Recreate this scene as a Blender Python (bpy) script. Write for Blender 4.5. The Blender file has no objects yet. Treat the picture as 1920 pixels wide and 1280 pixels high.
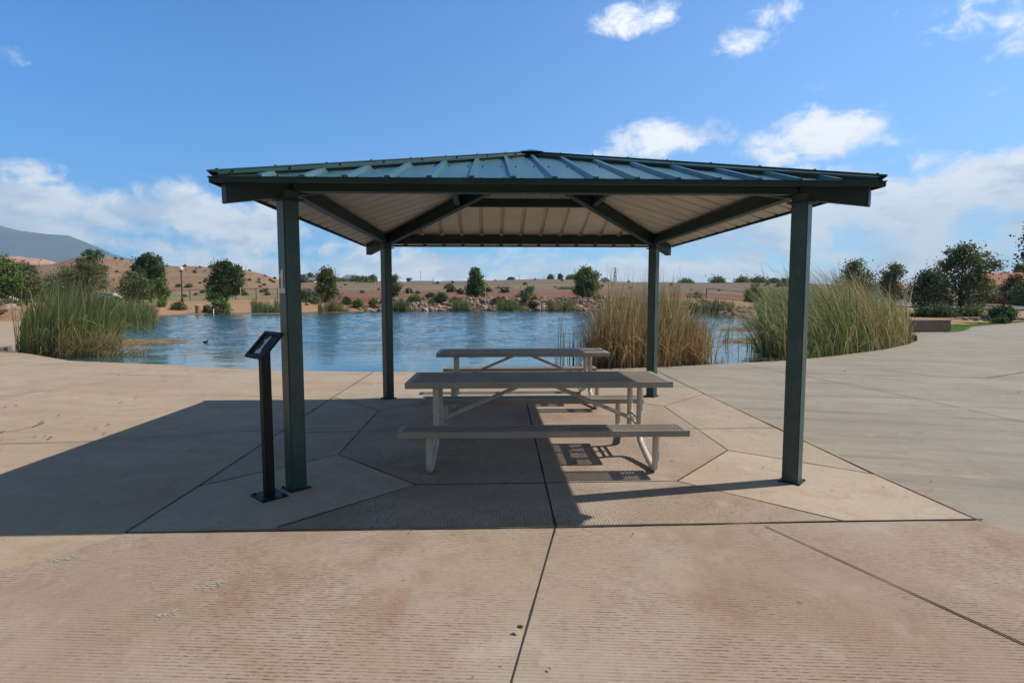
import bpy, bmesh, math, random
import numpy as np
from mathutils import Vector, Matrix, Quaternion
random.seed(7); RNG = np.random.default_rng(11)
PI = math.pi
C = bpy.context.scene.collection
scene = bpy.context.scene

# ------------------------------------------------------------------ camera
F, PITCH, ROLL, CAMH = 1045.5, 0.0762, 0.0013, 1.5508
cs, sn, cr, sr = math.cos(PITCH), math.sin(PITCH), math.cos(ROLL), math.sin(ROLL)
def ray(px, py):
    u, v = (px - 960) / F, (640 - py) / F
    a, b = u * cr + v * sr, -u * sr + v * cr
    return Vector((a, cs + b * sn, -sn + b * cs))
def at(px, py, Y):
    d = ray(px, py); return Vector((0, 0, CAMH)) + d * (Y / d.y)
def gp(px, py, z=0.0):
    d = ray(px, py); return Vector((0, 0, CAMH)) + d * ((z - CAMH) / d.z)
cam_d = bpy.data.cameras.new('camera'); cam = bpy.data.objects.new('camera', cam_d); C.objects.link(cam)
cam_d.sensor_fit = 'HORIZONTAL'; cam_d.sensor_width = 36.0; cam_d.lens = F / 1920 * 36.0
cam_d.clip_start = 0.05; cam_d.clip_end = 40000
Fw = Vector((0, cs, -sn)); U = Vector((0, sn, cs)); X = Vector((1, 0, 0))
right = X * cr - U * sr; up = X * sr + U * cr
cam.matrix_world = Matrix(((right.x, up.x, -Fw.x, 0), (right.y, up.y, -Fw.y, 0), (right.z, up.z, -Fw.z, CAMH), (0, 0, 0, 1)))
scene.camera = cam

# ------------------------------------------------------------------ object helpers
def tag(o, label=None, cat=None, group=None, kind=None):
    if label: o['label'] = label
    if cat: o['category'] = cat
    if group: o['group'] = group
    if kind: o['kind'] = kind
    return o
def empty(name, loc, rz=0.0, label=None, cat=None, group=None):
    o = bpy.data.objects.new(name, None); C.objects.link(o); o.empty_display_size = 0.2
    o.location = loc; o.rotation_euler = (0, 0, rz)
    return tag(o, label, cat, group)
def link(name, me, parent=None, mats=None, smooth=False):
    for m in (mats or []): me.materials.append(m)
    if smooth: me.polygons.foreach_set('use_smooth', [True] * len(me.polygons))
    o = bpy.data.objects.new(name, me); C.objects.link(o)
    if parent is not None: o.parent = parent
    return o
def from_np(name, V, Fc, parent=None, mats=None, midx=None, smooth=False):
    me = bpy.data.meshes.new(name)
    V = np.asarray(V, dtype=np.float32); Fc = np.asarray(Fc, dtype=np.int32)
    k = Fc.shape[1]
    me.vertices.add(len(V)); me.vertices.foreach_set('co', V.ravel())
    me.loops.add(Fc.size); me.loops.foreach_set('vertex_index', Fc.ravel())
    me.polygons.add(len(Fc)); me.polygons.foreach_set('loop_start', np.arange(0, Fc.size, k, dtype=np.int32))
    if midx is not None: me.polygons.foreach_set('material_index', np.asarray(midx, dtype=np.int32))
    me.update(calc_edges=True); me.validate()
    return link(name, me, parent, mats, smooth)

class MB:
    """collects shapes, links them as one mesh"""
    def __init__(s): s.v = []; s.f = []; s.m = []
    def add(s, vs, fs, mi=0):
        b = len(s.v); s.v += [tuple(v) for v in vs]
        for f in fs: s.f.append([b + i for i in f]); s.m.append(mi)
        return s
    def box(s, lo, hi, mi=0, M=None):
        (a, b, c), (d, e, f) = lo, hi
        vs = [(a,b,c),(d,b,c),(d,e,c),(a,e,c),(a,b,f),(d,b,f),(d,e,f),(a,e,f)]
        if M is not None: vs = [M @ Vector(v) for v in vs]
        return s.add(vs, [(0,3,2,1),(4,5,6,7),(0,1,5,4),(1,2,6,5),(2,3,7,6),(3,0,4,7)], mi)
    def bar(s, p, q, w, h, upv=(0,0,1), mi=0):
        p, q = Vector(p), Vector(q); d = q - p; L = d.length; d.normalize()
        sd = d.cross(Vector(upv)); sd.normalize(); u = sd.cross(d)
        M = Matrix(((d.x, sd.x, u.x, p.x), (d.y, sd.y, u.y, p.y), (d.z, sd.z, u.z, p.z), (0,0,0,1)))
        return s.box((0, -w/2, -h/2), (L, w/2, h/2), mi, M)
    def tube(s, pts, rad, n=8, mi=0, cap=True):
        pts = [Vector(p) for p in pts]; rad = rad if hasattr(rad, '__len__') else [rad] * len(pts)
        b = len(s.v); nrm = None
        for i, p in enumerate(pts):
            t = (pts[min(i+1, len(pts)-1)] - pts[max(i-1, 0)]); t.normalize()
            if nrm is None:
                nrm = t.cross(Vector((0.13, 0.31, 0.94)));
                if nrm.length < 0.05: nrm = t.cross(Vector((1, 0, 0)))
            nrm = nrm - t * nrm.dot(t); nrm.normalize(); bi = t.cross(nrm)
            for k in range(n):
                a = 2 * PI * k / n; s.v.append(tuple(p + (nrm * math.cos(a) + bi * math.sin(a)) * rad[i]))
        for i in range(len(pts) - 1):
            for k in range(n):
                k2 = (k + 1) % n
                s.f.append([b+i*n+k, b+i*n+k2, b+(i+1)*n+k2, b+(i+1)*n+k]); s.m.append(mi)
        if cap:
            s.f.append([b + k for k in range(n)][::-1]); s.m.append(mi)
            e = b + (len(pts)-1)*n; s.f.append([e + k for k in range(n)]); s.m.append(mi)
        return s
    def build(s, name, mats, parent=None, smooth=False, bevel=0.0):
        me = bpy.data.meshes.new(name); me.from_pydata(s.v, [], s.f)
        if not isinstance(mats, (list, tuple)): mats = [mats]
        for m in mats: me.materials.append(m)
        me.polygons.foreach_set('material_index', s.m)
        bm = bmesh.new(); bm.from_mesh(me); bmesh.ops.recalc_face_normals(bm, faces=bm.faces)
        if bevel: bmesh.ops.bevel(bm, geom=[e for e in bm.edges if e.is_manifold], offset=bevel, segments=2, affect='EDGES', clamp_overlap=True)
        bm.to_mesh(me); bm.free(); me.update()
        if smooth: me.polygons.foreach_set('use_smooth', [True] * len(me.polygons))
        o = bpy.data.objects.new(name, me); C.objects.link(o)
        if parent is not None: o.parent = parent
        return o
def smooth_path(pts, n=6):
    P = [Vector(p) for p in pts]; P = [P[0]*2-P[1]] + P + [P[-1]*2-P[-2]]; out = []
    for i in range(1, len(P)-2):
        for k in range(n):
            t = k / n; a, b, c, d = P[i-1], P[i], P[i+1], P[i+2]
            out.append(0.5*((2*b) + (c-a)*t + (2*a-5*b+4*c-d)*t*t + (3*b-a-3*c+d)*t*t*t))
    out.append(P[-2]); return out

# ------------------------------------------------------------------ node helpers
class NT:
    def __init__(s, tree): s.t = tree
    def n(s, typ, ins=None, **props):
        nd = s.t.nodes.new(typ)
        for k, v in props.items(): setattr(nd, k, v)
        for k, v in (ins or {}).items():
            sock = nd.inputs[k]
            if isinstance(v, bpy.types.NodeSocket): s.t.links.new(v, sock)
            elif isinstance(v, (tuple, list)) and len(v) == 3 and sock.type == 'RGBA': sock.default_value = (*v, 1)
            else: sock.default_value = v
        return nd
    def math(s, op, a, b=None, c=None, clamp=False):
        ins = {0: a}
        if b is not None: ins[1] = b
        if c is not None: ins[2] = c
        return s.n('ShaderNodeMath', ins, operation=op, use_clamp=clamp).outputs[0]
    def vmath(s, op, a, b=None, out=0):
        ins = {0: a}
        if b is not None: ins[1] = b
        return s.n('ShaderNodeVectorMath', ins, operation=op).outputs[out]
    def noise(s, vec, scale, detail=4, rough=0.55, dist=0.0):
        return s.n('ShaderNodeTexNoise', {'Vector': vec, 'Scale': scale, 'Detail': detail, 'Roughness': rough, 'Distortion': dist}).outputs[0]
    def ramp(s, fac, stops, interp='LINEAR'):
        nd = s.n('ShaderNodeValToRGB', {0: fac}); r = nd.color_ramp; r.interpolation = interp
        while len(r.elements) < len(stops): r.elements.new(0.5)
        for e, (p, c) in zip(r.elements, stops):
            e.position = p; e.color = (*c, 1) if len(c) == 3 else c
        return nd.outputs[0]
    def mix(s, fac, a, b, bt='MIX'):
        nd = s.n('ShaderNodeMix', data_type='RGBA', blend_type=bt)
        for i, v in ((0, fac), (6, a), (7, b)):
            if isinstance(v, bpy.types.NodeSocket): s.t.links.new(v, nd.inputs[i])
            elif isinstance(v, (tuple, list)): nd.inputs[i].default_value = (*v, 1) if len(v) == 3 else v
            else: nd.inputs[i].default_value = v
        return nd.outputs[2]
    def smooth(s, x, lo, hi):
        return s.n('ShaderNodeMapRange', {0: x, 1: lo, 2: hi}, interpolation_type='SMOOTHSTEP').outputs[0]
    def pos(s): return s.n('ShaderNodeNewGeometry').outputs['Position']
    def obj(s): return s.n('ShaderNodeTexCoord').outputs['Object']
    def island(s): return s.n('ShaderNodeNewGeometry').outputs['Random Per Island']
    def objrand(s): return s.n('ShaderNodeObjectInfo').outputs['Random']
    def bump(s, h, strength=0.3, dist=0.01):
        return s.n('ShaderNodeBump', {'Height': h, 'Strength': strength, 'Distance': dist}).outputs[0]
    def scale(s, v, sx, sy, sz):
        return s.vmath('MULTIPLY', v, (sx, sy, sz))
def material(name, fn):
    m = bpy.data.materials.new(name); m.use_nodes = True; t = m.node_tree
    t.nodes.clear(); nt = NT(t); out = t.nodes.new('ShaderNodeOutputMaterial')
    sh = fn(nt); t.links.new(sh, out.inputs['Surface']); return m
def princ(nt, col, rough=0.6, spec=0.3, normal=None, metal=0.0, **kw):
    ins = {'Base Color': col, 'Roughness': rough, 'Specular IOR Level': spec, 'Metallic': metal}
    if normal is not None: ins['Normal'] = normal
    ins.update(kw)
    return nt.n('ShaderNodeBsdfPrincipled', ins).outputs[0]
def paint(name, col, rough=0.45, spec=0.4, var=0.15, wear=None):
    def fn(nt):
        p = nt.obj(); n1 = nt.noise(p, 3.0, 5); n2 = nt.noise(p, 40.0, 3)
        c = nt.mix(nt.smooth(n1, 0.3, 0.7), tuple(v*(1-var) for v in col), tuple(min(1, v*(1+var)) for v in col))
        if wear: c = nt.mix(nt.math('MULTIPLY', nt.smooth(nt.noise(nt.scale(p, 1, 1, .35), 9.0, 8, 0.72), 0.50, 0.70), 0.7), c, wear)
        r = nt.math('ADD', nt.math('MULTIPLY', n2, 0.2), rough - 0.1)
        return princ(nt, c, r, spec, nt.bump(n2, 0.08, 0.004))
    return material(name, fn)

# ------------------------------------------------------------------ materials
CA = .86
def mk_concrete(name, kind):
    def fn(nt):
        p = nt.pos()
        big = nt.noise(p, 0.55, 5, 0.6, 0.6); med = nt.noise(p, 2.2, 6, 0.65); fine = nt.noise(p, 90.0, 3, 0.7)
        if kind == 'streak':       # broom streaked wide slab: warm on the left, greyer to the right
            xs = nt.n('ShaderNodeSeparateXYZ', {0: p}).outputs[0]
            side = nt.smooth(xs, -1.0, 5.0)
            c = nt.mix(nt.smooth(big, 0.35, 0.65), (0.47, 0.345, 0.24), (0.51, 0.40, 0.285))
            grey = nt.mix(nt.smooth(big, 0.35, 0.65), (0.335, 0.298, 0.242), (0.40, 0.355, 0.288))
            c = nt.mix(side, c, grey)
            st = nt.noise(nt.n('ShaderNodeVectorRotate', {'Vector': nt.scale(p, 1, 1, 1), 'Angle': 0.42}, rotation_type='Z_AXIS').outputs[0], 1.0, 2)
            rv = nt.n('ShaderNodeVectorRotate', {'Vector': p, 'Angle': 0.22}, rotation_type='Z_AXIS').outputs[0]
            st = nt.noise(nt.scale(rv, 0.22, 2.6, 1), 1.0, 5, 0.65)
            c = nt.mix(nt.math('MULTIPLY', nt.smooth(st, 0.45, 0.75), nt.math('MULTIPLY_ADD', side, 0.5, 0.2)), c, (0.17, 0.145, 0.12))
            c = nt.mix(nt.math('MULTIPLY', nt.smooth(med, 0.5, 0.72), nt.math('SUBTRACT', 0.6, nt.math('MULTIPLY', side, 0.3))), c, (0.46, 0.275, 0.17))
            c = nt.mix(nt.math('MULTIPLY', nt.smooth(nt.noise(nt.vmath('ADD', p, (5., 9., 2.)), 0.8, 7, 0.68, 1.2), 0.54, 0.74), 0.45), c, (0.21, 0.165, 0.125))
            nrm = nt.bump(fine, 0.15, 0.003)
        elif kind in ('smooth', 'kite'):
            c = nt.mix(nt.smooth(big, 0.35, 0.65), (0.43, 0.33, 0.245), (0.50, 0.40, 0.30))
            c = nt.mix(nt.math('MULTIPLY', nt.smooth(med, 0.5, 0.75), 0.4), c, (0.42, 0.27, 0.18))
            c = nt.mix(nt.math('MULTIPLY', nt.smooth(nt.noise(p, 1.4, 7, 0.7, 1.0), 0.55, 0.74), 0.45), c, (0.2, 0.165, 0.13))
            nrm = nt.bump(fine, 0.15, 0.003)
        else:
            ang, per = (-0.05, 0.0215) if kind == 'rib_x' else (1.57 + 0.05, 0.0215)
            rv = nt.n('ShaderNodeVectorRotate', {'Vector': p, 'Angle': -ang}, rotation_type='Z_AXIS').outputs[0]
            sx = nt.n('ShaderNodeSeparateXYZ', {0: rv}).outputs
            wob = nt.math('MULTIPLY', nt.math('SUBTRACT', nt.noise(p, 2.0, 2), 0.5), 0.007)
            ph = nt.math('MULTIPLY', nt.math('ADD', sx[1], wob), 2 * PI / per)
            g = nt.math('MULTIPLY_ADD', nt.math('SINE', ph), 0.5, 0.5)          # 1 = groove
            gs = nt.smooth(g, 0.45, 0.95)
            c = nt.mix(nt.smooth(big, 0.35, 0.65), (0.40, 0.29, 0.212), (0.485, 0.38, 0.293))
            red = nt.noise(p, 1.15, 6, 0.6, 0.8)
            c = nt.mix(nt.math('MULTIPLY', nt.smooth(red, 0.5, 0.70), 0.60), c, (0.35, 0.195, 0.12))
            pale = nt.noise(nt.vmath('ADD', p, (31.0, 7.0, 3.0)), 0.9, 5, 0.6, 0.5)
            c = nt.mix(nt.math('MULTIPLY', nt.smooth(pale, 0.5, 0.7), 0.45), c, (0.53, 0.44, 0.345))
            # dirt caught in the grooves, broken up and patchy
            patch = nt.noise(nt.vmath('ADD', p, (11.0, 5.0, 0.0)), 0.95, 6, 0.62)
            brk = nt.noise(nt.scale(rv, 22.0, 60.0, 1.0), 1.0, 4, 0.7)
            dirt = nt.math('MULTIPLY', gs, nt.math('MULTIPLY', nt.smooth(brk, 0.42, 0.62), nt.math('MULTIPLY_ADD', nt.smooth(patch, 0.38, 0.58), 1.0, 0.06)))
            c = nt.mix(nt.math('MULTIPLY', dirt, 0.88), c, (0.13, 0.08, 0.052))
            c = nt.mix(nt.math('MULTIPLY', gs, 0.10), c, (0.2, 0.14, 0.1))
            hgt = nt.math('ADD', nt.math('MULTIPLY', gs, -1.0), nt.math('MULTIPLY', nt.noise(p, 60.0, 3), 0.35))
            nrm = nt.bump(hgt, 0.5, 0.003)
        c = nt.mix(nt.math('MULTIPLY', nt.smooth(fine, 0.35, 0.7), 0.18), c, (0.6, 0.5, 0.4))
        spots = nt.noise(p, 14.0, 2, 0.5)
        c = nt.mix(nt.math('MULTIPLY', nt.smooth(spots, 0.73, 0.8), 0.5), c, (0.09, 0.065, 0.05))
        k_ = CA * (1.13 if kind == 'kite' else 1.0); gr = nt.noise(p, 26.0, 5, 0.75); c = nt.mix(nt.math('MULTIPLY', nt.smooth(gr, 0.52, 0.70), 0.30), c, (0.17, 0.13, 0.10))
        bl = nt.noise(nt.vmath('ADD', p, (3., 17., 0.)), 4.5, 7, 0.72, 0.8); c = nt.mix(nt.math('MULTIPLY', nt.smooth(bl, 0.50, 0.70), 0.36), c, (0.26, 0.185, 0.13))
        wh = nt.noise(nt.vmath('ADD', p, (23., 1., 0.)), 3.2, 7, 0.7, 0.5); c = nt.mix(nt.math('MULTIPLY', nt.smooth(wh, 0.55, 0.72), 0.30), c, (0.62, 0.54, 0.44))
        c = nt.mix(1.0, c, (k_, k_, k_*.975), 'MULTIPLY')
        return princ(nt, c, 0.88, 0.2, nrm)
    return material(name, fn)
M = {}
M['c_streak'] = mk_concrete('concrete_streaked', 'streak'); M['c_smooth'] = mk_concrete('concrete_smooth', 'smooth')
M['c_kite'] = mk_concrete('concrete_pale_smooth', 'kite'); M['c_ribx'] = mk_concrete('concrete_raked_across', 'rib_x'); M['c_riby'] = mk_concrete('concrete_raked_along', 'rib_y')
M['joint'] = paint('joint_filler', (0.05, 0.042, 0.036), 0.9, 0.1, 0.4)
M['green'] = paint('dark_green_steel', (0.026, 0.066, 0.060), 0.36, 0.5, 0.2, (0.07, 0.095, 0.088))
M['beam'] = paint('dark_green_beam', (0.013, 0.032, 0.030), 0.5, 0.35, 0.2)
def roof_fn(nt):
    p = nt.obj(); n = nt.noise(nt.scale(p, 6, 1.2, 1), 1.0, 6, 0.65)
    c = nt.mix(nt.smooth(n, 0.35, 0.7), (0.030, 0.105, 0.105), (0.075, 0.15, 0.15))
    return princ(nt, c, nt.math('MULTIPLY_ADD', n, 0.2, 0.22), 0.6, nt.bump(nt.noise(p, 5.0, 2), 0.05, 0.02))
M['roof'] = material('green_metal_roofing', roof_fn)
M['soffit'] = paint('warm_white_steel', (0.50, 0.465, 0.405), 0.5, 0.3, 0.08)
M['trim'] = paint('teal_trim', (0.020, 0.07, 0.066), 0.4, 0.5, 0.15)
M['screw'] = paint('dark_screw', (0.012, 0.03, 0.03), 0.5)
M['taupe'] = paint('taupe_coated_steel', (0.32, 0.28, 0.215), 0.5, 0.4, 0.12)
M['cream'] = paint('cream_steel_tube', (0.60, 0.53, 0.42), 0.42, 0.4, 0.06, (0.35, 0.28, 0.2))
M['black'] = paint('black_steel', (0.009, 0.0095, 0.010), 0.55, 0.3, 0.2)
M['panel'] = paint('black_sign_face', (0.014, 0.014, 0.02), 0.6, 0.25, 0.2)
M['number'] = paint('faded_white_number', (0.55, 0.56, 0.58), 0.6, 0.2, 0.12)
M['numgrey'] = paint('greyed_white_number', (0.6, 0.61, 0.62), 0.6, 0.2, 0.12)
def leaf_fn(cols, trans=0.25):
    def fn(nt):
        r = nt.island(); c = nt.ramp(r, [(i/(len(cols)-1), col) for i, col in enumerate(cols)])
        a = princ(nt, c, 0.6, 0.25)
        b = nt.n('ShaderNodeBsdfTranslucent', {'Color': nt.mix(0.3, c, (0.25, 0.3, 0.03))}).outputs[0]
        return nt.n('ShaderNodeMixShader', {0: trans, 1: a, 2: b}).outputs[0]
    return fn
def leaf(name, *cols, trans=0.25): M[name] = material('leaves_' + name, leaf_fn(cols, trans))
leaf('pine', (0.067, 0.125, 0.049), (0.125, 0.192, 0.067), (0.203, 0.270, 0.090))
leaf('pinebrown', (0.078, 0.095, 0.041), (0.147, 0.164, 0.061), (0.224, 0.207, 0.095))
leaf('dark', (0.031, 0.066, 0.034), (0.053, 0.107, 0.042), (0.095, 0.155, 0.060))
leaf('olive', (0.081, 0.101, 0.047), (0.135, 0.155, 0.068), (0.203, 0.203, 0.095))
leaf('sage', (0.130, 0.137, 0.085), (0.195, 0.195, 0.117), (0.247, 0.234, 0.156))
leaf('bright', (0.070, 0.126, 0.021), (0.126, 0.210, 0.035), (0.196, 0.280, 0.056))
leaf('mid', (0.077, 0.142, 0.043), (0.142, 0.216, 0.065), (0.216, 0.302, 0.098))
leaf('ash', (0.047, 0.086, 0.042), (0.086, 0.143, 0.064), (0.156, 0.212, 0.099), (0.255, 0.170, 0.127))
leaf('brush', (0.11, 0.075, 0.045), (0.17, 0.12, 0.075), (0.14, 0.12, 0.07))
leaf('redleaf', (0.072, 0.024, 0.024), (0.108, 0.036, 0.034), (0.060, 0.060, 0.030))
leaf('reed', (0.063, 0.119, 0.034), (0.133, 0.210, 0.063), (0.224, 0.294, 0.105), (0.378, 0.392, 0.182), trans=0.38)
leaf('reeddark', (0.045, 0.090, 0.033), (0.098, 0.158, 0.060), (0.180, 0.240, 0.105), (0.315, 0.330, 0.173), trans=0.38)
leaf('straw', (0.230, 0.144, 0.071), (0.380, 0.259, 0.132), (0.540, 0.402, 0.241), (0.667, 0.529, 0.356), trans=0.35)
leaf('rust', (0.168, 0.078, 0.036), (0.288, 0.150, 0.066), (0.432, 0.264, 0.132), (0.552, 0.408, 0.240), trans=0.35)
leaf('spike', (0.045, 0.03, 0.018), (0.08, 0.05, 0.03), trans=0.05)
leaf('grass', (0.07, 0.16, 0.02), (0.10, 0.21, 0.03), (0.14, 0.25, 0.045))
M['bark'] = paint('bark', (0.07, 0.05, 0.038), 0.9, 0.1, 0.3)
def rock_fn(nt):
    r = nt.objrand(); p = nt.obj()
    c = nt.ramp(r, [(0, (0.22, 0.15, 0.11)), (0.3, (0.42, 0.30, 0.22)), (0.55, (0.30, 0.26, 0.22)), (0.8, (0.50, 0.38, 0.28)), (1, (0.14, 0.11, 0.10))])
    c = nt.mix(nt.smooth(nt.noise(p, 3.0, 5), 0.4, 0.7), c, (0.2, 0.13, 0.1)); return princ(nt, c, 0.9, 0.15, nt.bump(nt.noise(p, 8.0, 4), 0.4, 0.05))
M['rock'] = material('riprap_rock', rock_fn)
def terrain_fn(nt):
    p = nt.pos(); s = nt.n('ShaderNodeSeparateXYZ', {0: p}).outputs
    wob = nt.math('MULTIPLY_ADD', nt.noise(p, 0.05, 4), 24.0, -12.0)
    y = nt.math('ADD', s[1], wob); az = nt.math('DIVIDE', s[0], nt.math('MAXIMUM', s[1], 1.0))
    right = nt.smooth(az, -0.42, -0.30)
    n1 = nt.noise(p, 0.25, 6, 0.65); n2 = nt.noise(p, 1.3, 5, 0.7); n3 = nt.noise(p, 6.0, 3, 0.7)
    sand = nt.mix(n2, (0.33, 0.19, 0.095), (0.45, 0.295, 0.17))
    red = nt.mix(n2, (0.19, 0.082, 0.055), (0.30, 0.15, 0.10))
    plain = nt.mix(n2, (0.17, 0.115, 0.09), (0.275, 0.19, 0.145))
    hill = nt.mix(nt.smooth(n1, 0.35, 0.65), (0.26, 0.14, 0.085), (0.36, 0.22, 0.14))
    scrubby = nt.mix(n2, (0.19, 0.16, 0.075), (0.34, 0.26, 0.14))
    # far bank behind the water: sand by the edge, red earth, then the brown plain
    c_r = nt.mix(nt.smooth(y, 76, 84), sand, red); c_r = nt.mix(nt.smooth(y, 118, 150), c_r, plain)
    c_l = nt.mix(nt.smooth(y, 92, 112), sand, scrubby); c_l = nt.mix(nt.smooth(y, 150, 185), c_l, hill)
    c = nt.mix(right, c_l, c_r)
    sc = nt.smooth(nt.noise(p, 0.45, 7, 0.78), 0.50, 0.60)
    c = nt.mix(nt.math('MULTIPLY', sc, nt.math('MULTIPLY', nt.smooth(y, 95, 140), 0.8)), c, (0.12, 0.115, 0.06))
    band = nt.noise(nt.scale(p, 0.012, 0.06, 0.1), 1.0, 4)
    c = nt.mix(nt.math('MULTIPLY', nt.smooth(band, 0.52, 0.66), nt.math('MULTIPLY', nt.smooth(y, 100, 130), 0.55)), c, (0.30, 0.25, 0.12))
    wet = nt.smooth(s[2], -0.05, -0.2); c = nt.mix(wet, c, (0.16, 0.11, 0.07))
    c = nt.mix(nt.math('MULTIPLY', nt.smooth(n3, 0.6, 0.75), 0.35), c, (0.12, 0.085, 0.05))
    return princ(nt, c, 0.95, 0.1, nt.bump(nt.math('ADD', n2, n3), 0.6, 0.15))
M['terrain'] = material('desert_ground', terrain_fn)
def water_fn(nt):
    p = nt.pos(); s = nt.n('ShaderNodeSeparateXYZ', {0: p}).outputs
    calm = nt.smooth(nt.math('ADD', s[1], nt.math('MULTIPLY_ADD', nt.noise(p, 0.25, 3), 8.0, -4.0)), 13.5, 24.0)
    calm = nt.math('MULTIPLY', calm, nt.smooth(nt.math('SUBTRACT', nt.math('MULTIPLY', s[1], 0.36), s[0]), -2.5, 3.0))
    w1 = nt.noise(nt.scale(p, 0.9, 1.7, 1), 1.9, 3, 0.6, 0.4); w2 = nt.noise(nt.scale(p, 0.8, 1.5, 1), 0.55, 2, 0.5)
    h = nt.math('ADD', nt.math('MULTIPLY', w1, 0.5), nt.math('MULTIPLY', w2, 0.9))
    st = nt.math('MULTIPLY_ADD', calm, 0.75, 0.04)
    nrm = nt.n('ShaderNodeBump', {'Height': h, 'Strength': st, 'Distance': 0.12}).outputs[0]
    col = nt.mix(nt.math('MULTIPLY', nt.noise(p, 0.12, 3), 0.8), (0.025, 0.085, 0.10), (0.04, 0.11, 0.12))
    return princ(nt, col, 0.035, 0.5, nrm, IOR=1.333)
M['water'] = material('pond_water', water_fn)
def simple(name, c1, c2, sc=1.0, rough=0.9, bumpd=0.0):
    def fn(nt):
        p = nt.pos(); n = nt.noise(p, sc, 6, 0.65); return princ(nt, nt.mix(nt.smooth(n, 0.3, 0.7), c1, c2), rough, 0.15, nt.bump(n, 0.3, bumpd) if bumpd else None)
    M[name] = material(name, fn)
simple('rub0', (0.30, 0.21, 0.155), (0.40, 0.29, 0.22), 2.0); simple('rub1', (0.2, 0.165, 0.14), (0.28, 0.235, 0.2), 2.0); simple('rub2', (0.36, 0.28, 0.22), (0.46, 0.37, 0.3), 2.0)
simple('asphalt', (0.17, 0.165, 0.16), (0.23, 0.22, 0.21), 0.6)
simple('curb', (0.48, 0.42, 0.36), (0.55, 0.49, 0.42), 1.0)
simple('lawn', (0.08, 0.16, 0.03), (0.12, 0.22, 0.04), 2.0, 0.95, 0.1)
simple('mountain', (0.06, 0.072, 0.08), (0.11, 0.115, 0.12), 0.004, 1.0)
simple('pinkhill', (0.50, 0.23, 0.14), (0.62, 0.34, 0.22), 0.03, 1.0)
simple('seatwall', (0.24, 0.145, 0.12), (0.31, 0.195, 0.16), 3.0, 0.85, 0.01)
simple('wallcap', (0.36, 0.25, 0.215), (0.42, 0.30, 0.26), 3.0, 0.85)
simple('redwall', (0.14, 0.05, 0.04), (0.19, 0.075, 0.055), 1.0)
simple('tile', (0.36, 0.15, 0.095), (0.47, 0.22, 0.14), 2.0, 0.85)
simple('greyroof', (0.19, 0.17, 0.185), (0.26, 0.235, 0.25), 1.0)
simple('stucco', (0.62, 0.55, 0.46), (0.70, 0.63, 0.54), 1.0)
simple('whitewall', (0.74, 0.72, 0.70), (0.82, 0.80, 0.78), 1.0)
simple('darkglass', (0.03, 0.035, 0.04), (0.05, 0.055, 0.06), 1.0, 0.2)
simple('deadleaf', (0.10, 0.05, 0.025), (0.2, 0.11, 0.06), 20.0)
simple('chalk', (0.40, 0.41, 0.31), (0.50, 0.49, 0.39), 30.0)
simple('fence', (0.06, 0.055, 0.05), (0.10, 0.09, 0.08), 3.0, 0.6)
simple('stake', (0.55, 0.42, 0.2), (0.66, 0.54, 0.3), 3.0, 0.7)
simple('steelgrey', (0.22, 0.24, 0.26), (0.3, 0.32, 0.34), 0.5, 0.5)
simple('bin', (0.26, 0.17, 0.13), (0.36, 0.25, 0.2), 5.0, 0.8)
simple('lamp', (0.025, 0.02, 0.02), (0.045, 0.035, 0.03), 3.0, 0.5)
simple('globe', (0.72, 0.70, 0.68), (0.8, 0.78, 0.76), 3.0, 0.4)
simple('duck', (0.012, 0.012, 0.014), (0.03, 0.028, 0.028), 20.0, 0.6)

# ------------------------------------------------------------------ terrain
ZW = -0.20
SHORE = np.array([(-15.8,16.9),(-13.6,15.4),(-11.2,13.7),(-8.4,12.8),(-6.8,12.2),(-5.4,11.7),(-3,11.4),(-.7,11.4),(2,11.9),(3.7,12.3),(6.8,13.4),(8.6,14.4),
    (10.5,16.8),(12.5,22),(15.5,30),(18.2,39),(21,50),(24.5,59),(23,65),(20,73),(13,79.5),(3.1,81),(-8,81),(-19.8,79.5),(-23,75.5),(-27,71),(-33,69.5),(-36,65),(-36,57.5),(-31.9,49.4),(-27,40),(-22,30),(-18.5,22),(-17,18.5)], dtype=float)
def inside(P, poly):
    x, y = P[:, 0], P[:, 1]; r = np.zeros(len(P), bool); n = len(poly)
    for i in range(n):
        x1, y1 = poly[i]; x2, y2 = poly[(i+1) % n]
        c = ((y1 > y) != (y2 > y)) & (x < (x2-x1)*(y-y1)/(y2-y1+1e-12)+x1); r ^= c
    return r
def segdist(P, poly):
    d = np.full(len(P), 1e9); n = len(poly)
    for i in range(n):
        a = poly[i]; b = poly[(i+1) % n]; ab = b - a
        t = np.clip(((P - a) @ ab) / (ab @ ab), 0, 1); d = np.minimum(d, np.hypot(*(P - a - t[:, None]*ab).T))
    return d
def sst(x, a, b):
    t = np.clip((x-a)/(b-a), 0, 1); return t*t*(3-2*t)
RX = [-3000,-400,0,90,120,150,190,240,310,400,460,500,530,560,700,760,880,940,1000,1090,1160,1300,1400,1500,1620,1760,1920,2400,5000]
RY = [500,496,494,492,487,476,477,486,494.5,500.5,504,514,526,528,526,527.5,527,525,522.5,524,528,530,529,531,538,542,545,548,548]
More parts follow.
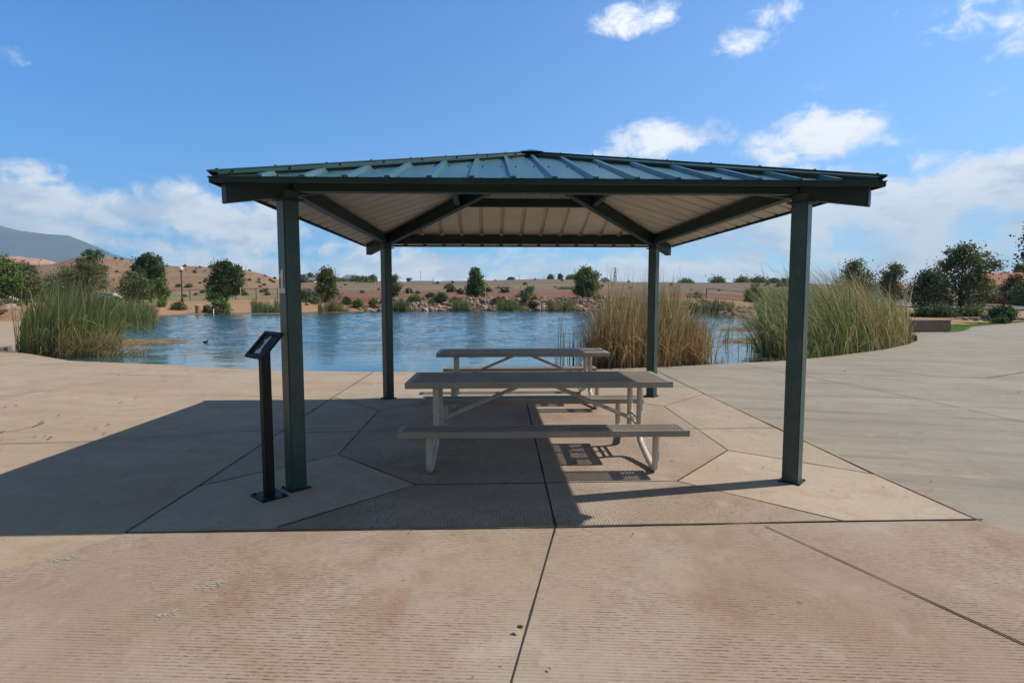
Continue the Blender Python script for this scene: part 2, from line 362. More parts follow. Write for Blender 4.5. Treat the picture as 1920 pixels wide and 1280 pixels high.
PLAZA = [(-15.8,17.1),(-13.63,15.76),(-11.25,14.09),(-8.41,13.25),(-6.8,12.61),(-5.37,12.12),(-2.96,11.83),(-.68,11.81),(2.02,12.33),(3.67,12.70),(6.81,13.88),(8.59,14.9),(11.37,16.92),(13.6,19.0),(15.0,20.58),(16.9,23.2),(17.9,25.3),
         (20.6,26.0)] + [tuple(gp(*q)[:2]) for q in [(1800,621.5),(1815,617.5),(1822,612.5),(1850,610),(1880,607),(1920,604)]] + [(75,42),(75,-14),(-70,-14),(-70,44),(-46,43),(-32,39),(-24.5,30),(-19.5,22.5),(-16.8,18.6)]
PLZ = np.array(PLAZA)
def zterr(P):
    P = np.asarray(P, float).reshape(-1, 2); x, y = P[:, 0], P[:, 1]
    ins = inside(P, SHORE); d = segdist(P, SHORE)
    px = np.where(y > 1, 960 + F * x / np.maximum(y, 1), np.where(x > 0, 4000, -3000))
    bank = np.interp(px, [-3000, 0, 250, 400, 560, 700, 1200, 1340, 1480, 1600, 5000], [.9, .9, 1.0, 1.25, 1.5, 1.75, 1.75, 1.5, .5, .15, .15])
    soft = np.interp(px, [0, 300, 500, 680, 720, 1300, 1480], [10, 16, 13, 10, 5.5, 5.5, 10])
    bank = bank * sst(y, 20, 46)
    zb = ZW + (bank - ZW) * sst(d, -0.1*soft, soft)
    YR = 320.0; zr = CAMH + (560 - np.interp(px, RX, RY)) / F * YR
    t = np.clip((y - 88) / (YR - 88), 0, 1)
    pw = np.interp(px, [150, 500, 600], [2.1, 1.7, 1.15])
    zf = zb + (zr - bank) * t ** pw
    zf = np.where(y > YR, zr - (zr * 0.55) * sst(y, YR + 8, YR + 300), zf)
    zf += (np.sin(x*.31+y*.17) * np.sin(y*.23-x*.11)) * 0.10 * sst(d, 3, 12) * sst(y, 40, 70)
    near = np.minimum(ZW + 0.09, zb)
    z = np.where(y < 20, near, zf)
    zi = ZW - 0.06 - 1.3 * sst(d, 0, 6)
    z = np.where(ins, zi, z)
    pl = inside(P, PLZ) | (segdist(P, PLZ) < 0.8)
    return np.where(pl & ~ins, np.minimum(z, -0.16), z)
def zg(x, y): return float(zterr([(x, y)])[0])
def gxy(px, Y): v = at(px, 545, Y); return v.x, Y
def build_terrain():
    cx, cy = -3.0, 44.0; NA = 420
    th = np.linspace(0, 2*PI, NA, endpoint=False); dirs = np.stack([np.cos(th), np.sin(th)], 1)
    R = np.full(NA, 1e9); n = len(SHORE)
    for i in range(n):
        a = SHORE[i] - (cx, cy); b = SHORE[(i+1) % n] - (cx, cy); e = b - a
        den = dirs[:, 0]*e[1] - dirs[:, 1]*e[0]; den = np.where(abs(den) < 1e-9, 1e-9, den)
        t = (a[0]*e[1] - a[1]*e[0]) / den; u = (a[0]*dirs[:, 1] - a[1]*dirs[:, 0]) / den
        ok = (t > 0) & (u >= -1e-6) & (u <= 1 + 1e-6); R = np.where(ok, np.minimum(R, t), R)
    offs = [0, .4, .9, 1.5, 2.2, 3, 4, 5, 6.5, 8, 10, 12.5, 15, 18, 22, 26, 31, 36, 42, 49, 57, 66, 76, 87, 99, 112, 126, 141, 157, 174, 192, 211, 231, 252, 270, 290, 320, 370, 450, 600, 900, 1500, 3000, 6000]
    rings = [R * f for f in (.3, .7, .88, .95, .985)] + [R + o for o in offs]
    P = np.concatenate([np.stack([cx + r*dirs[:, 0], cy + r*dirs[:, 1]], 1) for r in rings])
    Z = zterr(P); V = np.column_stack([P, Z]); V = np.vstack([V, [cx, cy, ZW-1.4]])
    q = []; k = np.arange(NA); k2 = (k + 1) % NA
    for j in range(len(rings) - 1): q.append(np.stack([j*NA+k, (j+1)*NA+k, (j+1)*NA+k2, j*NA+k2], 1))
    Q = np.concatenate(q); me = bpy.data.meshes.new('terrain')
    me.from_pydata(V.tolist(), [], Q.tolist() + [[len(V)-1, int(a), int(b)] for a, b in zip(k, k2)])
    o = link('terrain', me, None, [M['terrain']], True); tag(o, kind='structure')
build_terrain()
def sheet(name, poly, z, m, thick=0.0, kind='structure'):
    bm = bmesh.new(); f = bm.faces.new([bm.verts.new((p[0], p[1], z)) for p in poly])
    if f.normal.z < 0 or True: bm.normal_update()
    if f.normal.z < 0: bmesh.ops.reverse_faces(bm, faces=[f])
    if thick:
        r = bmesh.ops.extrude_face_region(bm, geom=[f]); vs = [g for g in r['geom'] if isinstance(g, bmesh.types.BMVert)]
        bmesh.ops.translate(bm, vec=(0, 0, -thick), verts=vs); bmesh.ops.recalc_face_normals(bm, faces=bm.faces)
    bmesh.ops.triangulate(bm, faces=[f for f in bm.faces if len(f.verts) > 4])
    me = bpy.data.meshes.new(name); bm.to_mesh(me); bm.free(); o = link(name, me, None, [m]); return tag(o, kind=kind)
def build_water():
    xs = np.arange(-42, 32.01, .21); ys = np.concatenate([np.arange(10, 46, .21), np.arange(46, 88, .36)]); gx, gy = np.meshgrid(xs, ys)
    P = np.stack([gx.ravel(), gy.ravel()], 1); rw_ = np.random.default_rng(9); z = np.zeros(len(P))
    def low(k, sd_):
        q = np.random.default_rng(sd_); v = np.zeros(len(P))
        for _ in range(6): a = q.uniform(0, 2*PI); v += np.sin((P[:, 0]*math.cos(a)*.6 + P[:, 1]*math.sin(a)) * k * q.uniform(.6, 1.6) + q.uniform(0, 6))
        return v / 6
    for i in range(26):
        L = rw_.uniform(.6, 1.5); a = rw_.normal(PI*.42, .6); k = 2*PI/L
        z += .0029 * L * np.sin(k*(P[:, 0]*math.cos(a) + P[:, 1]*math.sin(a)) + rw_.uniform(0, 6) + 1.2*low(.5, i))
    gust = np.clip(.95 + .5*low(.35, 90) + .3*low(.9, 91), .5, 1.5)
    edge = 13.2 + 5.5*sst(P[:, 0], -16, -2)*(1 - sst(P[:, 0], 3, 9)) + 2.2*low(.4, 92)
    calm = sst(P[:, 1], edge, edge + 5.5) * (1 - .75*sst(P[:, 0] - P[:, 1]*.36, -2.5, 2.0))
    z = ZW + z * gust * (.05 + .95*calm)
    k = np.arange(len(xs)*len(ys)).reshape(len(ys), len(xs)); Q = np.stack([k[:-1, :-1], k[:-1, 1:], k[1:, 1:], k[1:, :-1]], -1).reshape(-1, 4)
    keep = inside(P, np.array([ctr + (p - ctr)*1.10 for p in SHORE])); Q = Q[keep[Q].any(1)]
    u, inv = np.unique(Q, return_inverse=True); V = np.column_stack([P, z])[u]
    tag(from_np('pond_water', V, inv.reshape(-1, 4), None, [M['water']], None, True), kind='structure')
ctr = SHORE.mean(0); build_water()
sheet('plaza', PLAZA, 0.0, M['c_streak'], 0.34)

# pavilion frame (measured): centre, yaw
PC = Vector((0.222, 6.618, 0)); PY = 0.0377
def pv(u, v): return (PC.x + u*math.cos(PY) - v*math.sin(PY), PC.y + u*math.sin(PY) + v*math.cos(PY))
G = lambda *q: tuple(gp(*q)[:2])
oct_ = [(-.802,4.546),(1.403,4.633),(2.206,5.597),(2.19,7.947),(1.30,8.78),(-.95,8.72),(-1.857,7.665),(-1.73,5.459)]
sheet('paving_slab', [(-2.571,3.597),(3.252,3.80),(3.16,9.6),(-2.86,9.4)], 0.004, M['c_smooth'])
sheet('paving_slab', [(-1.596,3.645),(2.302,3.772),(1.403,4.633),(-.802,4.546)], 0.008, M['c_riby'])
sheet('paving_slab', oct_, 0.008, M['c_riby'])
sheet('paving_slab', [(-2.571,3.598),(-1.596,3.66),(-.802,4.546),(-1.73,5.459),(-2.593,4.527)], 0.0065, M['c_kite'])
sheet('paving_slab', [(2.302,3.775),(3.25,3.802),(3.197,4.813),(2.206,5.597),(1.403,4.633)], 0.0065, M['c_kite'])
leftc = [(-2.571,3.592), G(170,1022), G(100,1046), G(40,1060), G(0,1071), G(-150,1125), G(-500,1280)]
rightc = [(3.252,3.795), G(1875,989), G(1920,1003), G(2050,1050), G(2300,1160)]
sheet('paving_slab', leftc + [(-6, 1.2), (-6, -8), (7, -8), (7, 1.2)] + rightc[::-1], 0.004, M['c_ribx'])
def joint(pts, w=0.012, z=0.0097):
    mb = MB(); pts = [Vector((p[0], p[1], 0)) for p in pts]
    for a, b in zip(pts, pts[1:]):
        d = b - a; L = d.length; k = max(1, int(L / 0.25)); s = Vector((-d.y, d.x, 0)).normalized()
        wa = w * random.uniform(.75, 1.2); prev = wa
        for i in range(k):
            nx = w * random.uniform(.6, 1.35); p, q = a + d*(i/k), a + d*((i+1)/k); h = Vector((0, 0, z))
            mb.add([p - s*prev/2 + h, q - s*nx/2 + h, q + s*nx/2 + h, p + s*prev/2 + h], [(0, 1, 2, 3)]); prev = nx
    tag(mb.build('expansion_joint', M['joint']), kind='structure')
joint([(-2.571,3.597),(-2.60,4.5),(-2.83,8.73),(-2.95,11.85)], 0.013)
joint([(-2.571,3.597),(0.295,3.675),(2.302,3.775),(3.252,3.80),(3.30,3.80)], 0.015)
joint([(3.252,3.80),(3.197,4.813),(3.116,10.596),(3.1,12.5)], 0.014)
joint([(0.295,3.675),(0.209,8.704)], 0.018); joint([(0.295,3.675),(-.002,2.147),(-.2,1.0)], 0.010)
joint([(1.723,3.688),(2.292,2.387),(2.7,1.4)], 0.011)
joint([(-1.596,3.681),(-.802,4.546),(1.403,4.633),(2.302,3.777)], 0.011)
joint(oct_ + [oct_[0]], 0.011); joint([(-2.593,4.527),(-1.73,5.459)], 0.012); joint([(2.206,5.597),(3.197,4.813)], 0.011)
joint([(-2.80,8.70),(-1.857,7.665)], 0.012); joint([(2.19,7.947),(3.15,9.0)], 0.007)
joint([G(0,833), G(180,828), G(430,810), G(640,803)], 0.010); joint([(-2.70,6.39),(-1.78,6.43)], 0.010); joint([(-1.78,6.43),(2.20,6.55),(3.17,6.6)], 0.008)
joint([G(0,812), G(60,802), G(84,792)], 0.012); joint([G(330,742), G(400,741), G(560,746)], 0.010)
joint([G(1400,685), G(1530,710), G(1650,732), G(1800,765), G(1920,792), G(2050,823)], 0.010)
joint([G(1650,693), G(1760,706), G(1850,709), G(1990,716)], 0.018); joint([G(1850,709), G(1920,698)], 0.018)
joint([G(1870,655), G(1960,657)], 0.03); joint([G(1885,671), G(1980,674)], 0.025)
joint([G(0,744), G(120,728), G(230,712)], 0.012); joint([G(790,712), G(870,732)], 0.012)

# ------------------------------------------------------------------ shelter
A, EV, ZE, SL = 2.0717, 2.462, 2.412, 0.318
sh = empty('picnic_shelter', PC, PY, 'square open picnic shelter with dark green posts and ribbed green metal hip roof', 'shelter')
hgt = lambda s: ZE + (EV - s) * SL
def rot90(k):
    return Matrix.Rotation(k * PI / 2, 4, 'Z')
def roof_panel(k):
    Mx = rot90(k); V = []; prof = []; pitch = 0.3045
    us = []
    n = 8
    for i in range(-n, n + 1):
        c = i * pitch
        for du, h in ((-.031, 0), (-.018, .032), (.018, .032), (.031, 0)):
            u = c + du
            if abs(u) < EV - 0.01: prof.append((u, h))
    prof = [(-EV, 0)] + prof + [(EV, 0)]
    mb = MB()
    for off, mi in ((0.0, 0), (-0.006, 1)):
        for (u1, h1), (u2, h2) in zip(prof, prof[1:]):
            vs = [(u1, -EV, ZE+h1+off), (u2, -EV, ZE+h2+off), (u2, -abs(u2), hgt(abs(u2))+h2+off), (u1, -abs(u1), hgt(abs(u1))+h1+off)]
            if u1 < 0 < u2:
                vs = vs[:3] + [(0, 0, hgt(0)+off)] + vs[3:] if False else vs
            mb.add([Mx @ Vector(v) for v in vs], [(0, 1, 2, 3)], mi)
    for i in range(-8, 9):      # closed rib ends at the eave
        c = i * pitch
        if abs(c) < EV - .06: mb.add([Mx @ Vector((c + du, -EV - .001, ZE + h)) for du, h in ((-.031, 0), (.031, 0), (.018, .032), (-.018, .032))], [(0, 1, 2, 3)], 0)
    # screws near the eave and near the hip
    for i in range(-8, 8):
        for f in (.22, .78):
            u = (i + f) * pitch
            for v in (-EV + .10, -abs(u) - .22, -EV + 1.1):
                if -v > abs(u) + 0.12 and abs(u) < EV - .15:
                    z = hgt(-v); s_ = .0065
                    mb.box((u - s_, v - s_, z + .001), (u + s_, v + s_, z + .008), 2, Mx)
    return mb.build('roof_panel', [M['roof'], M['soffit'], M['screw']], sh)
for k in range(4):
    roof_panel(k)
    Mx = rot90(k); e = EV + .012; L = e if k % 2 == 0 else e - .014
    mb = MB(); mb.box((-L, -e - .010, ZE - .030), (L, -e + .002, ZE + .006), 2, Mx); mb.box((-L - .006, -e - .018, ZE + .0065), (L + .006, -e + .035, ZE + .0105), 0, Mx)
    for i in range(-8, 9):
        mb.box((i*.3045 - .005, -e - .022, ZE + .001), (i*.3045 + .005, -e - .010, ZE + .0145), 1, Mx)
    mb.build('eave_trim', [M['trim'], M['screw'], M['beam']], sh)
    mb = MB(); hb = 2.39
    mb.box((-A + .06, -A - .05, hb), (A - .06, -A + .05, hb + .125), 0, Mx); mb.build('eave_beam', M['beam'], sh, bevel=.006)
    mb = MB(); s_ = .90; zt = hgt(s_) - .03
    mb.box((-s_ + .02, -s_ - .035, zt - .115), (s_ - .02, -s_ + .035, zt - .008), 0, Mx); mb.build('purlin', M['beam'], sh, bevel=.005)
    # hip rafter along the (-1,-1) diagonal
    mb = MB(); r2 = math.sqrt(2)
    s0, s1, w = .05, A + .335, .048
    q = []
    dn = Vector((1, -1, 0)).normalized() * w
    for s_ in (s0, s1):
        for d in (-1, 1):
            b = Vector((-s_, -s_, 0)) + dn * d
            q += [b + Vector((0, 0, hgt(s_) - .185)), b + Vector((0, 0, hgt(s_) - .024))]
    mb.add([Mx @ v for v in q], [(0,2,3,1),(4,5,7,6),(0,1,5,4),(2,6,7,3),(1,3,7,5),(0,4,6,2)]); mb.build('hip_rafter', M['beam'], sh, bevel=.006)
    # ridge cap over the hip
    mb = MB(); w = .155
    for s_a, s_b in ((EV + .02, 1.7), (1.7, .85), (.85, .03)):
        za, zb_ = hgt(s_a) + .052, hgt(s_b) + .052
        for f in (0, 1):
            pa, pb = Vector((-s_a, -s_a, za)), Vector((-s_b, -s_b, zb_))
            o = Vector((w, 0, -.012)) if f else Vector((0, w, -.012)); ob = o if s_b > .1 else Vector((o.x*.3, o.y*.3, o.z))
            oa = o if s_a < EV else o * 0.5
            a1, b1 = pa + oa, pb + ob; lip = Vector((0, 0, -.014)); th = Vector((0, 0, -.004))
            vs = [pa, pb, b1, a1, a1 + lip, b1 + lip, pa + th, pb + th]
            mb.add([Mx @ v for v in vs], [(0, 1, 2, 3), (3, 2, 5, 4), (6, 4, 5, 7)])
            ca, cb = pa + oa*.86, pb + ob*.86; mb.add([Mx @ v for v in (ca, cb, Vector((cb.x, cb.y, zb_ - .056)), Vector((ca.x, ca.y, za - .056)))], [(0, 1, 2, 3)], 1)
        mb.bar(Mx @ Vector((-s_a, -s_a, za + .004)), Mx @ Vector((-s_b, -s_b, zb_ + .004)), .03, .01)
    for i in range(1, 9):
        s_ = i * .3045
        if s_ < EV: mb.box((-s_ + .10, -s_ - .009, hgt(s_) + .040), (-s_ + .118, -s_ + .009, hgt(s_) + .056), 1, Mx); mb.box((-s_ - .008, -s_ - .008, hgt(s_) + .055), (-s_ + .008, -s_ + .008, hgt(s_) + .068), 1, Mx)
    mb.build('ridge_cap', [M['trim'], M['screw']], sh)
mb = MB(); zt = hgt(0) + .04
mb.add([(-.13,-.13,zt-.01),(.13,-.13,zt-.01),(.13,.13,zt-.01),(-.13,.13,zt-.01),(0,0,zt+.042)], [(0,1,4),(1,2,4),(2,3,4),(3,0,4),(3,2,1,0)])
mb.build('apex_cap', M['trim'], sh)
def digit_one(w, h, t):
    pts = [(-.28,-.5),(.30,-.5),(.30,-.30),(.13,-.30),(.13,.5),(-.02,.5),(-.12,.34),(-.28,.28),(-.28,.16),(-.10,.20),(-.10,-.30),(-.28,-.30)]
    mb = MB(); n = len(pts); a = [(x*w, y*h, 0) for x, y in pts]; b = [(x*w, y*h, t) for x, y in pts]
    mb.add(a + b, [tuple(range(n, 2*n)), tuple(range(n))[::-1]] + [(i, (i+1) % n, n+(i+1) % n, n+i) for i in range(n)]); return mb
PW = 0.127
for sx, sy in ((-1,-1),(1,-1),(1,1),(-1,1)):
    px_, py_ = sx*A, sy*A
    R45 = Matrix.Translation((px_, py_, 0)) @ Matrix.Rotation(PI/4, 4, 'Z')
    mb = MB(); mb.box((-PW/2,-PW/2,.012),(PW/2,PW/2,2.40),0,R45)
    post = mb.build('post', M['green'], sh, bevel=.008)
    mb = MB(); mb.box((-.086,-.086,.009),(.086,.086,.018),0,R45)
    for bx in (-.075,.075):
        for by in (-.075,.075): mb.box((bx-.007,by-.007,.018),(bx+.007,by+.007,.025),0,R45)
    mb.build('base_plate', M['beam'], post)
    mb = MB(); mb.box((-.09,-.09,2.32),(.09,.09,2.335),0,R45); mb.build('cap_plate', M['beam'], post)
    if sx == -1 and sy == -1:
        one = digit_one(.165, .185, .002).build('number', M['numgrey'], post)
        # face whose outward normal is (-1,0) in post frame turned by 45 degrees -> outer front face
        Mface = Matrix.Translation((px_, py_, 0)) @ Matrix.Rotation(PI/4, 4, 'Z') @ Matrix(((0,0,-1,-PW/2-.001),(-1,0,0,0),(0,1,0,1.69),(0,0,0,1)))
        one.data.transform(Mface)
        post['label'] = 'near left green post with white number 1'

# ------------------------------------------------------------------ picnic tables
def mesh_panel(mb, L, W, z):
    dx, dy = .0268, .052; k = dy / dx * 1.0
    # two families of slanting strands clipped to the rectangle
    for sgn in (1, -1):
        y0, y1 = -W/2, W/2; run = W / k; x = -L/2 - run
        while x < L/2 + run:
            xa, xb = (x, x + run) if sgn > 0 else (x + run, x); ya, yb = y0, y1
            pa, pb = [xa, ya], [xb, yb]
            def clip(p, q, lim, lower):
                if (p[0] < lim) == lower and p[0] != lim:
                    t = (lim - p[0]) / (q[0] - p[0]); return [lim, p[1] + t*(q[1]-p[1])]
                return p
            lo, hi = min(xa, xb), max(xa, xb)
            if hi > -L/2 and lo < L/2:
                p_, q_ = clip(pa, pb, -L/2, True), clip(pb, pa, -L/2, True)
                p2, q2 = clip(p_, q_, L/2, False), clip(q_, p_, L/2, False)
                if math.hypot(p2[0]-q2[0], p2[1]-q2[1]) > .005:
                    mb.bar((p2[0], p2[1], z + (.0007 if sgn > 0 else -.0007)), (q2[0], q2[1], z + (.0007 if sgn > 0 else -.0007)), .0058, .006)
            x += dx
def framed_top(name, L, W, ztop, parent, y=0.0, rim=.05, ht=.055):
    mb = MB(); l, w = L/2, W/2
    for s in (-1, 1):
        mb.box((-l, y + (s*w if s < 0 else w - .012), ztop-ht), (l, y + (s*w + .012 if s < 0 else w), ztop - .006))      # long skirts
        mb.box((-l if s < 0 else l-.012, y-w+.0125, ztop-ht), (-l+.012 if s < 0 else l, y+w-.0125, ztop-.006))
        mb.box((-l-.001, y + (-w-.001 if s < 0 else w-rim*.62), ztop-.0058), (l+.001, y + (-w+rim*.62 if s < 0 else w+.001), ztop))   # flat rims
        mb.box((-l-.001 if s < 0 else l-rim, y-w+rim*.62+.0005, ztop-.0058), (-l+rim if s < 0 else l+.001, y+w-rim*.62-.0005, ztop))
    for xx in (-l*.78, 0, l*.78): mb.box((xx-.02, y-w+.013, ztop-.05), (xx+.02, y+w-.013, ztop-.018))
    o = mb.build(name, M['taupe'], parent)
    mb = MB(); mesh_panel(mb, L - 2*rim, W - 2*rim*.62, ztop - .006); g = mb.build('mesh_panel', M['taupe'], o)
    if y: g.data.transform(Matrix.Translation((0, y, 0)))
    return o
def make_table(loc, rz, label):
    t = empty('picnic_table', loc, rz, label, 'picnic table', 'picnic tables under the shelter')
    L = 2.535; LX = 1.0
    framed_top('table_top', L, .783, .757, t)
    for s in (-1, 1): framed_top('bench', 2.52, .262, .408, t, s*.765, .04, .052)
    for sx in (-1, 1):
        mb = MB(); x = sx*LX
        for sy in (-1, 1):
            path = [(x, sy*.20, .70), (x, sy*.20, .45), (x, sy*.20, .25), (x, sy*.245, .155), (x, sy*.42, .095), (x, sy*.62, .042), (x, sy*.735, .036), (x, sy*.775, .09), (x, sy*.777, .18), (x, sy*.775, .36)]
            mb.tube(smooth_path(path, 5), .030, 10)
            mb.box((x-.035, sy*.765-.10, .358), (x+.035, sy*.765+.10, .368)); mb.box((x-.035, sy*.24-.12, .698), (x+.035, sy*.24+.10, .706))
        for z in (.29, .36): mb.tube([(x, -.2, z), (x, .2, z)], .014, 8)
        mb.build('leg_frame', M['cream'], t, smooth=True)
        mb = MB(); mb.bar((sx*.11, 0, .69), (sx*(LX-.01), 0, .315), .045, .012, (0, 1, 0) if False else (0, 0, 1)); mb.bar((sx*.11, .018, .69), (sx*(LX-.01), .018, .315), .006, .04)
        mb.build('brace', M['cream'], t)
    return t
def copy_tree(o, parent=None):
    c = o.copy(); C.objects.link(c); c.parent = parent
    for ch in list(o.children): copy_tree(ch, c)
    return c
t1 = make_table((0.2517, 5.6015, 0.008), .0262, 'tan mesh picnic table nearest the camera, its front bench closest')
t2 = copy_tree(t1); t2.location = (0.1577, 8.4418, 0.008); t2.rotation_euler = (0, 0, .0347)
t2['label'] = 'tan mesh picnic table farther back, by the pond between the far posts'

# ------------------------------------------------------------------ sign stand
sg = gp(505, 931); st = empty('sign_stand', (sg.x, sg.y, .004), PI/4 + .04, 'black pedestal stand with tilted number 1 plate beside the left post', 'sign stand')
# local -X faces the reader... local frame: +x = reader's right, +y = away from reader
mb = MB(); mb.box((-.118,-.10,.0),(.118,.10,.014))
for bx in (-.09,.09):
    for by in (-.075,.075): mb.box((bx-.010,by-.010,.014),(bx+.010,by+.010,.024))
mb.build('base_plate', M['black'], st)
ps_top = 1.16
mb = MB(); mb.box((-.034,-.034,.0145),(.034,.034,ps_top)); mb.build('post', M['black'], st, bevel=.004)
st.rotation_euler = (0, 0, -PI/4 + .0377)
tilt = math.radians(48)
Mp = Matrix.Translation((0, .0, ps_top + .035)) @ Matrix.Rotation(tilt, 4, 'X')
mb = MB(); mb.box((-.155,-.125,-.012),(.155,.125,.0),0,Mp)
for a, b in (((-.155,-.125,.0005),(.155,-.095,.010)),((-.155,.095,.0005),(.155,.125,.010)),((-.155,-.0945,.0005),(-.12,.0945,.010)),((.12,-.0945,.0005),(.155,.0945,.010))): mb.box(a, b, 0, Mp)
pn = mb.build('sign_plate', M['panel'], st)
one = digit_one(.15, .165, .003).build('number', M['number'], pn); one.data.transform(Mp @ Matrix.Translation((0, 0, .001)))

# ------------------------------------------------------------------ reeds
def blades(n, base, hr, lean, wr, dry, droop=(.0, .25), spread=.25, seed=0, segs=4):
    r = np.random.default_rng(seed); nt_ = max(2, n // 26); TB = base(r, nt_); ti = r.integers(0, nt_, n)      # blades grow in tufts
    own = base(r, n); j = r.normal(0, .10, (n, 2)); B = TB[ti].copy(); B[:, :2] += j; lone = r.random(n) < .35; B[lone] = own[lone]
    h = r.uniform(hr[0], hr[1], n) if not callable(hr) else hr(B, r)
    h = h * (r.uniform(.66, 1.10, nt_)[ti])
    ta = r.uniform(0, 2*PI, nt_); tl = (np.stack([np.cos(ta), np.sin(ta)], 1) * r.uniform(.2, 1.1, nt_)[:, None] * spread)[ti]
    ang = r.uniform(0, 2*PI, n); ln = np.array(lean)[None, :] * r.uniform(.5, 1.5, n)[:, None] + tl + np.stack([np.cos(ang), np.sin(ang)], 1) * r.uniform(0, spread*.9, n)[:, None]
    dr = droop[0] + (droop[1] - droop[0]) * r.random(n) ** 1.6
    brk = r.random(n) < .10; dr = np.where(brk, r.uniform(.5, .95, n), dr); ln = np.where(brk[:, None], ln * 2.2, ln)
    wv = r.uniform(wr[0], wr[1], n); wa = r.uniform(-.9, .9, n)             # widths mostly face the path
    side = np.stack([np.cos(wa), np.sin(wa), np.zeros(n)], 1)
    T = np.linspace(0, 1, segs + 1); V = np.zeros((n, segs + 1, 2, 3))
    for i, t in enumerate(T):
        z = h * (t - dr * t*t*t); lx = ln * (h * (.35*t + .65*t**2.2) * (1 + dr))[:, None]
        c = np.column_stack([B[:, 0] + lx[:, 0], B[:, 1] + lx[:, 1], B[:, 2] + z]); w = (wv * (1 - .92 * t**2.5))[:, None]
        V[:, i, 0] = c - side * w / 2; V[:, i, 1] = c + side * w / 2
    idx = np.arange(n * (segs+1) * 2).reshape(n, segs + 1, 2)
    Q = np.stack([idx[:, :-1, 0], idx[:, :-1, 1], idx[:, 1:, 1], idx[:, 1:, 0]], -1).reshape(-1, 4)
    isdry = (r.random(n) < (dry(B, h) if callable(dry) else dry))
    return V.reshape(-1, 3), Q, np.repeat(isdry.astype(int), segs)
def reed_clump(name, label, parts, mats, cat='reeds', group=None, kind=None):
    Vs, Qs, Ms = [], [], []; off = 0
    for (V, Q, m) in parts: Vs.append(V); Qs.append(Q + off); Ms.append(m); off += len(V)
    V = np.concatenate(Vs); c = V.mean(0); c[2] = ZW; V = V - c
    o = from_np(name, V, np.concatenate(Qs), None, mats, np.concatenate(Ms)); o.location = c
    return tag(o, label, cat, group, kind)
def poly_base(poly, z=ZW, wt=None):
    poly = np.array(poly)
    def f(r, n):
        lo, hi = poly.min(0), poly.max(0); out = np.zeros((0, 2))
        while len(out) < n:
            p = r.uniform(lo, hi, (n*3, 2)); p = p[inside(p, poly)]; out = np.concatenate([out, p])
        return np.column_stack([out[:n], np.full(n, z)])
    return f
def pxbase(xa, xb, Ya, Yb, z=ZW):
    def f(r, n):
        Y = r.uniform(Ya, Yb, n); px = r.uniform(xa, xb, n); return np.column_stack([(px - 960) / F * Y, Y, np.full(n, z)])
    return f
def shift(p, m):  # use a material offset
    return (p[0], p[1], p[2]*0 + m)
pL = [(-15.3,17.2),(-14.6,16.75),(-13.5,16.6),(-13.0,17.2),(-13.2,18.6),(-14.2,20.0),(-15.6,20.0),(-16,18.6)]
reed_clump('reed_clump', 'large green cattail clump at the left end of the plaza edge', [
    blades(3500, poly_base(pL), lambda B, r: (2.15 + .45*np.sin(np.clip((B[:,0] + 15.9)/3.2, 0, 1)*PI)**.6) * r.uniform(.62, 1.04, len(B)), (.13, .0), (.014, .032), lambda B, h: .14 + .25*(h < 1.5), (.0, .36), .15, 1),
    blades(1100, poly_base([(-14.6,16.7),(-13.2,16.5),(-12.6,17.2),(-12.8,18),(-14.2,17.5)]), (.5, 1.4), (.22, .0), (.012, .024), .8, (.1, .7), .45, 2),
    blades(350, poly_base([(-15,16.8),(-13.2,16.5),(-11.6,17.6),(-12,18.6)]), (.2, .6), (.3, .0), (.012, .02), .9, (.3, .8), .7, 3)], [M['reed'], M['straw']])
reed_clump('reed_clump', 'olive green cattails behind the large left clump, reaching toward the sandy beach', [
    blades(1700, pxbase(150, 285, 33, 40), (1.5, 2.6), (.15, .0), (.025, .055), .30, (.02, .5), .2, 4),
    blades(500, pxbase(262, 290, 38, 42), (1.0, 1.9), (.1, .0), (.02, .04), .85, (.0, .3), .2, 5)], [M['reed'], M['straw']])
pC = [(1.95,12.75),(2.6,12.5),(3.7,12.95),(4.75,13.4),(5.0,14.2),(4.2,15.0),(2.7,14.6),(2.0,13.6)]
reed_clump('reed_clump', 'tall dry brown reed clump standing behind the far right post', [
    blades(2000, poly_base(pC), lambda B, r: 1.28*np.clip(2.12 - .62*sst(B[:,0], 3.8, 5.0), .8, 2.3) * r.uniform(.62, 1.0, len(B)), (.0, .0), (.010, .022), lambda B, h: .95 + 0*h, (.0, .45), .20, 6),
    shift(blades(3900, poly_base(pC), lambda B, r: 1.2*np.clip(1.75 - .6*sst(B[:,0], 3.8, 5.0), .6, 2) * r.uniform(.5, 1.0, len(B)), (.0, .0), (.010, .02), 1., (.0, .6), .28, 61), 2),
    shift(blades(260, poly_base([(2.6,12.9),(4,13.4),(4,14.3),(2.8,14.2)]), (1.9, 2.5), (.02, .0), (.008, .014), 1., (.0, .12), .12, 62), 0)], [M['reeddark'], M['straw'], M['rust']])
reed_clump('reed_stalks', 'sparse thin stalks standing in the water left of the dry brown clump', [
    blades(34, pxbase(1030, 1120, 12.8, 14.6), (.75, 1.75), (.0, .0), (.010, .016), .4, (.0, .05), .06, 7),
    blades(120, pxbase(1085, 1150, 12.7, 14.2), (.5, 1.5), (.0, .0), (.009, .016), .85, (.0, .35), .25, 8),
    shift(blades(8, pxbase(1050, 1075, 13.2, 13.8), (1.3, 1.7), (.0, .0), (.018, .026), .9, (.0, .03), .05, 9), 2)], [M['reeddark'], M['straw'], M['spike']])
pR = [(7.35,14.5),(8.6,15.15),(10,16.2),(11.4,17.2),(13.6,19.3),(15.0,20.9),(16.6,23.2),(15.6,24.6),(13,23),(10.5,20.0),(8.6,18.0),(7.2,16.2)]
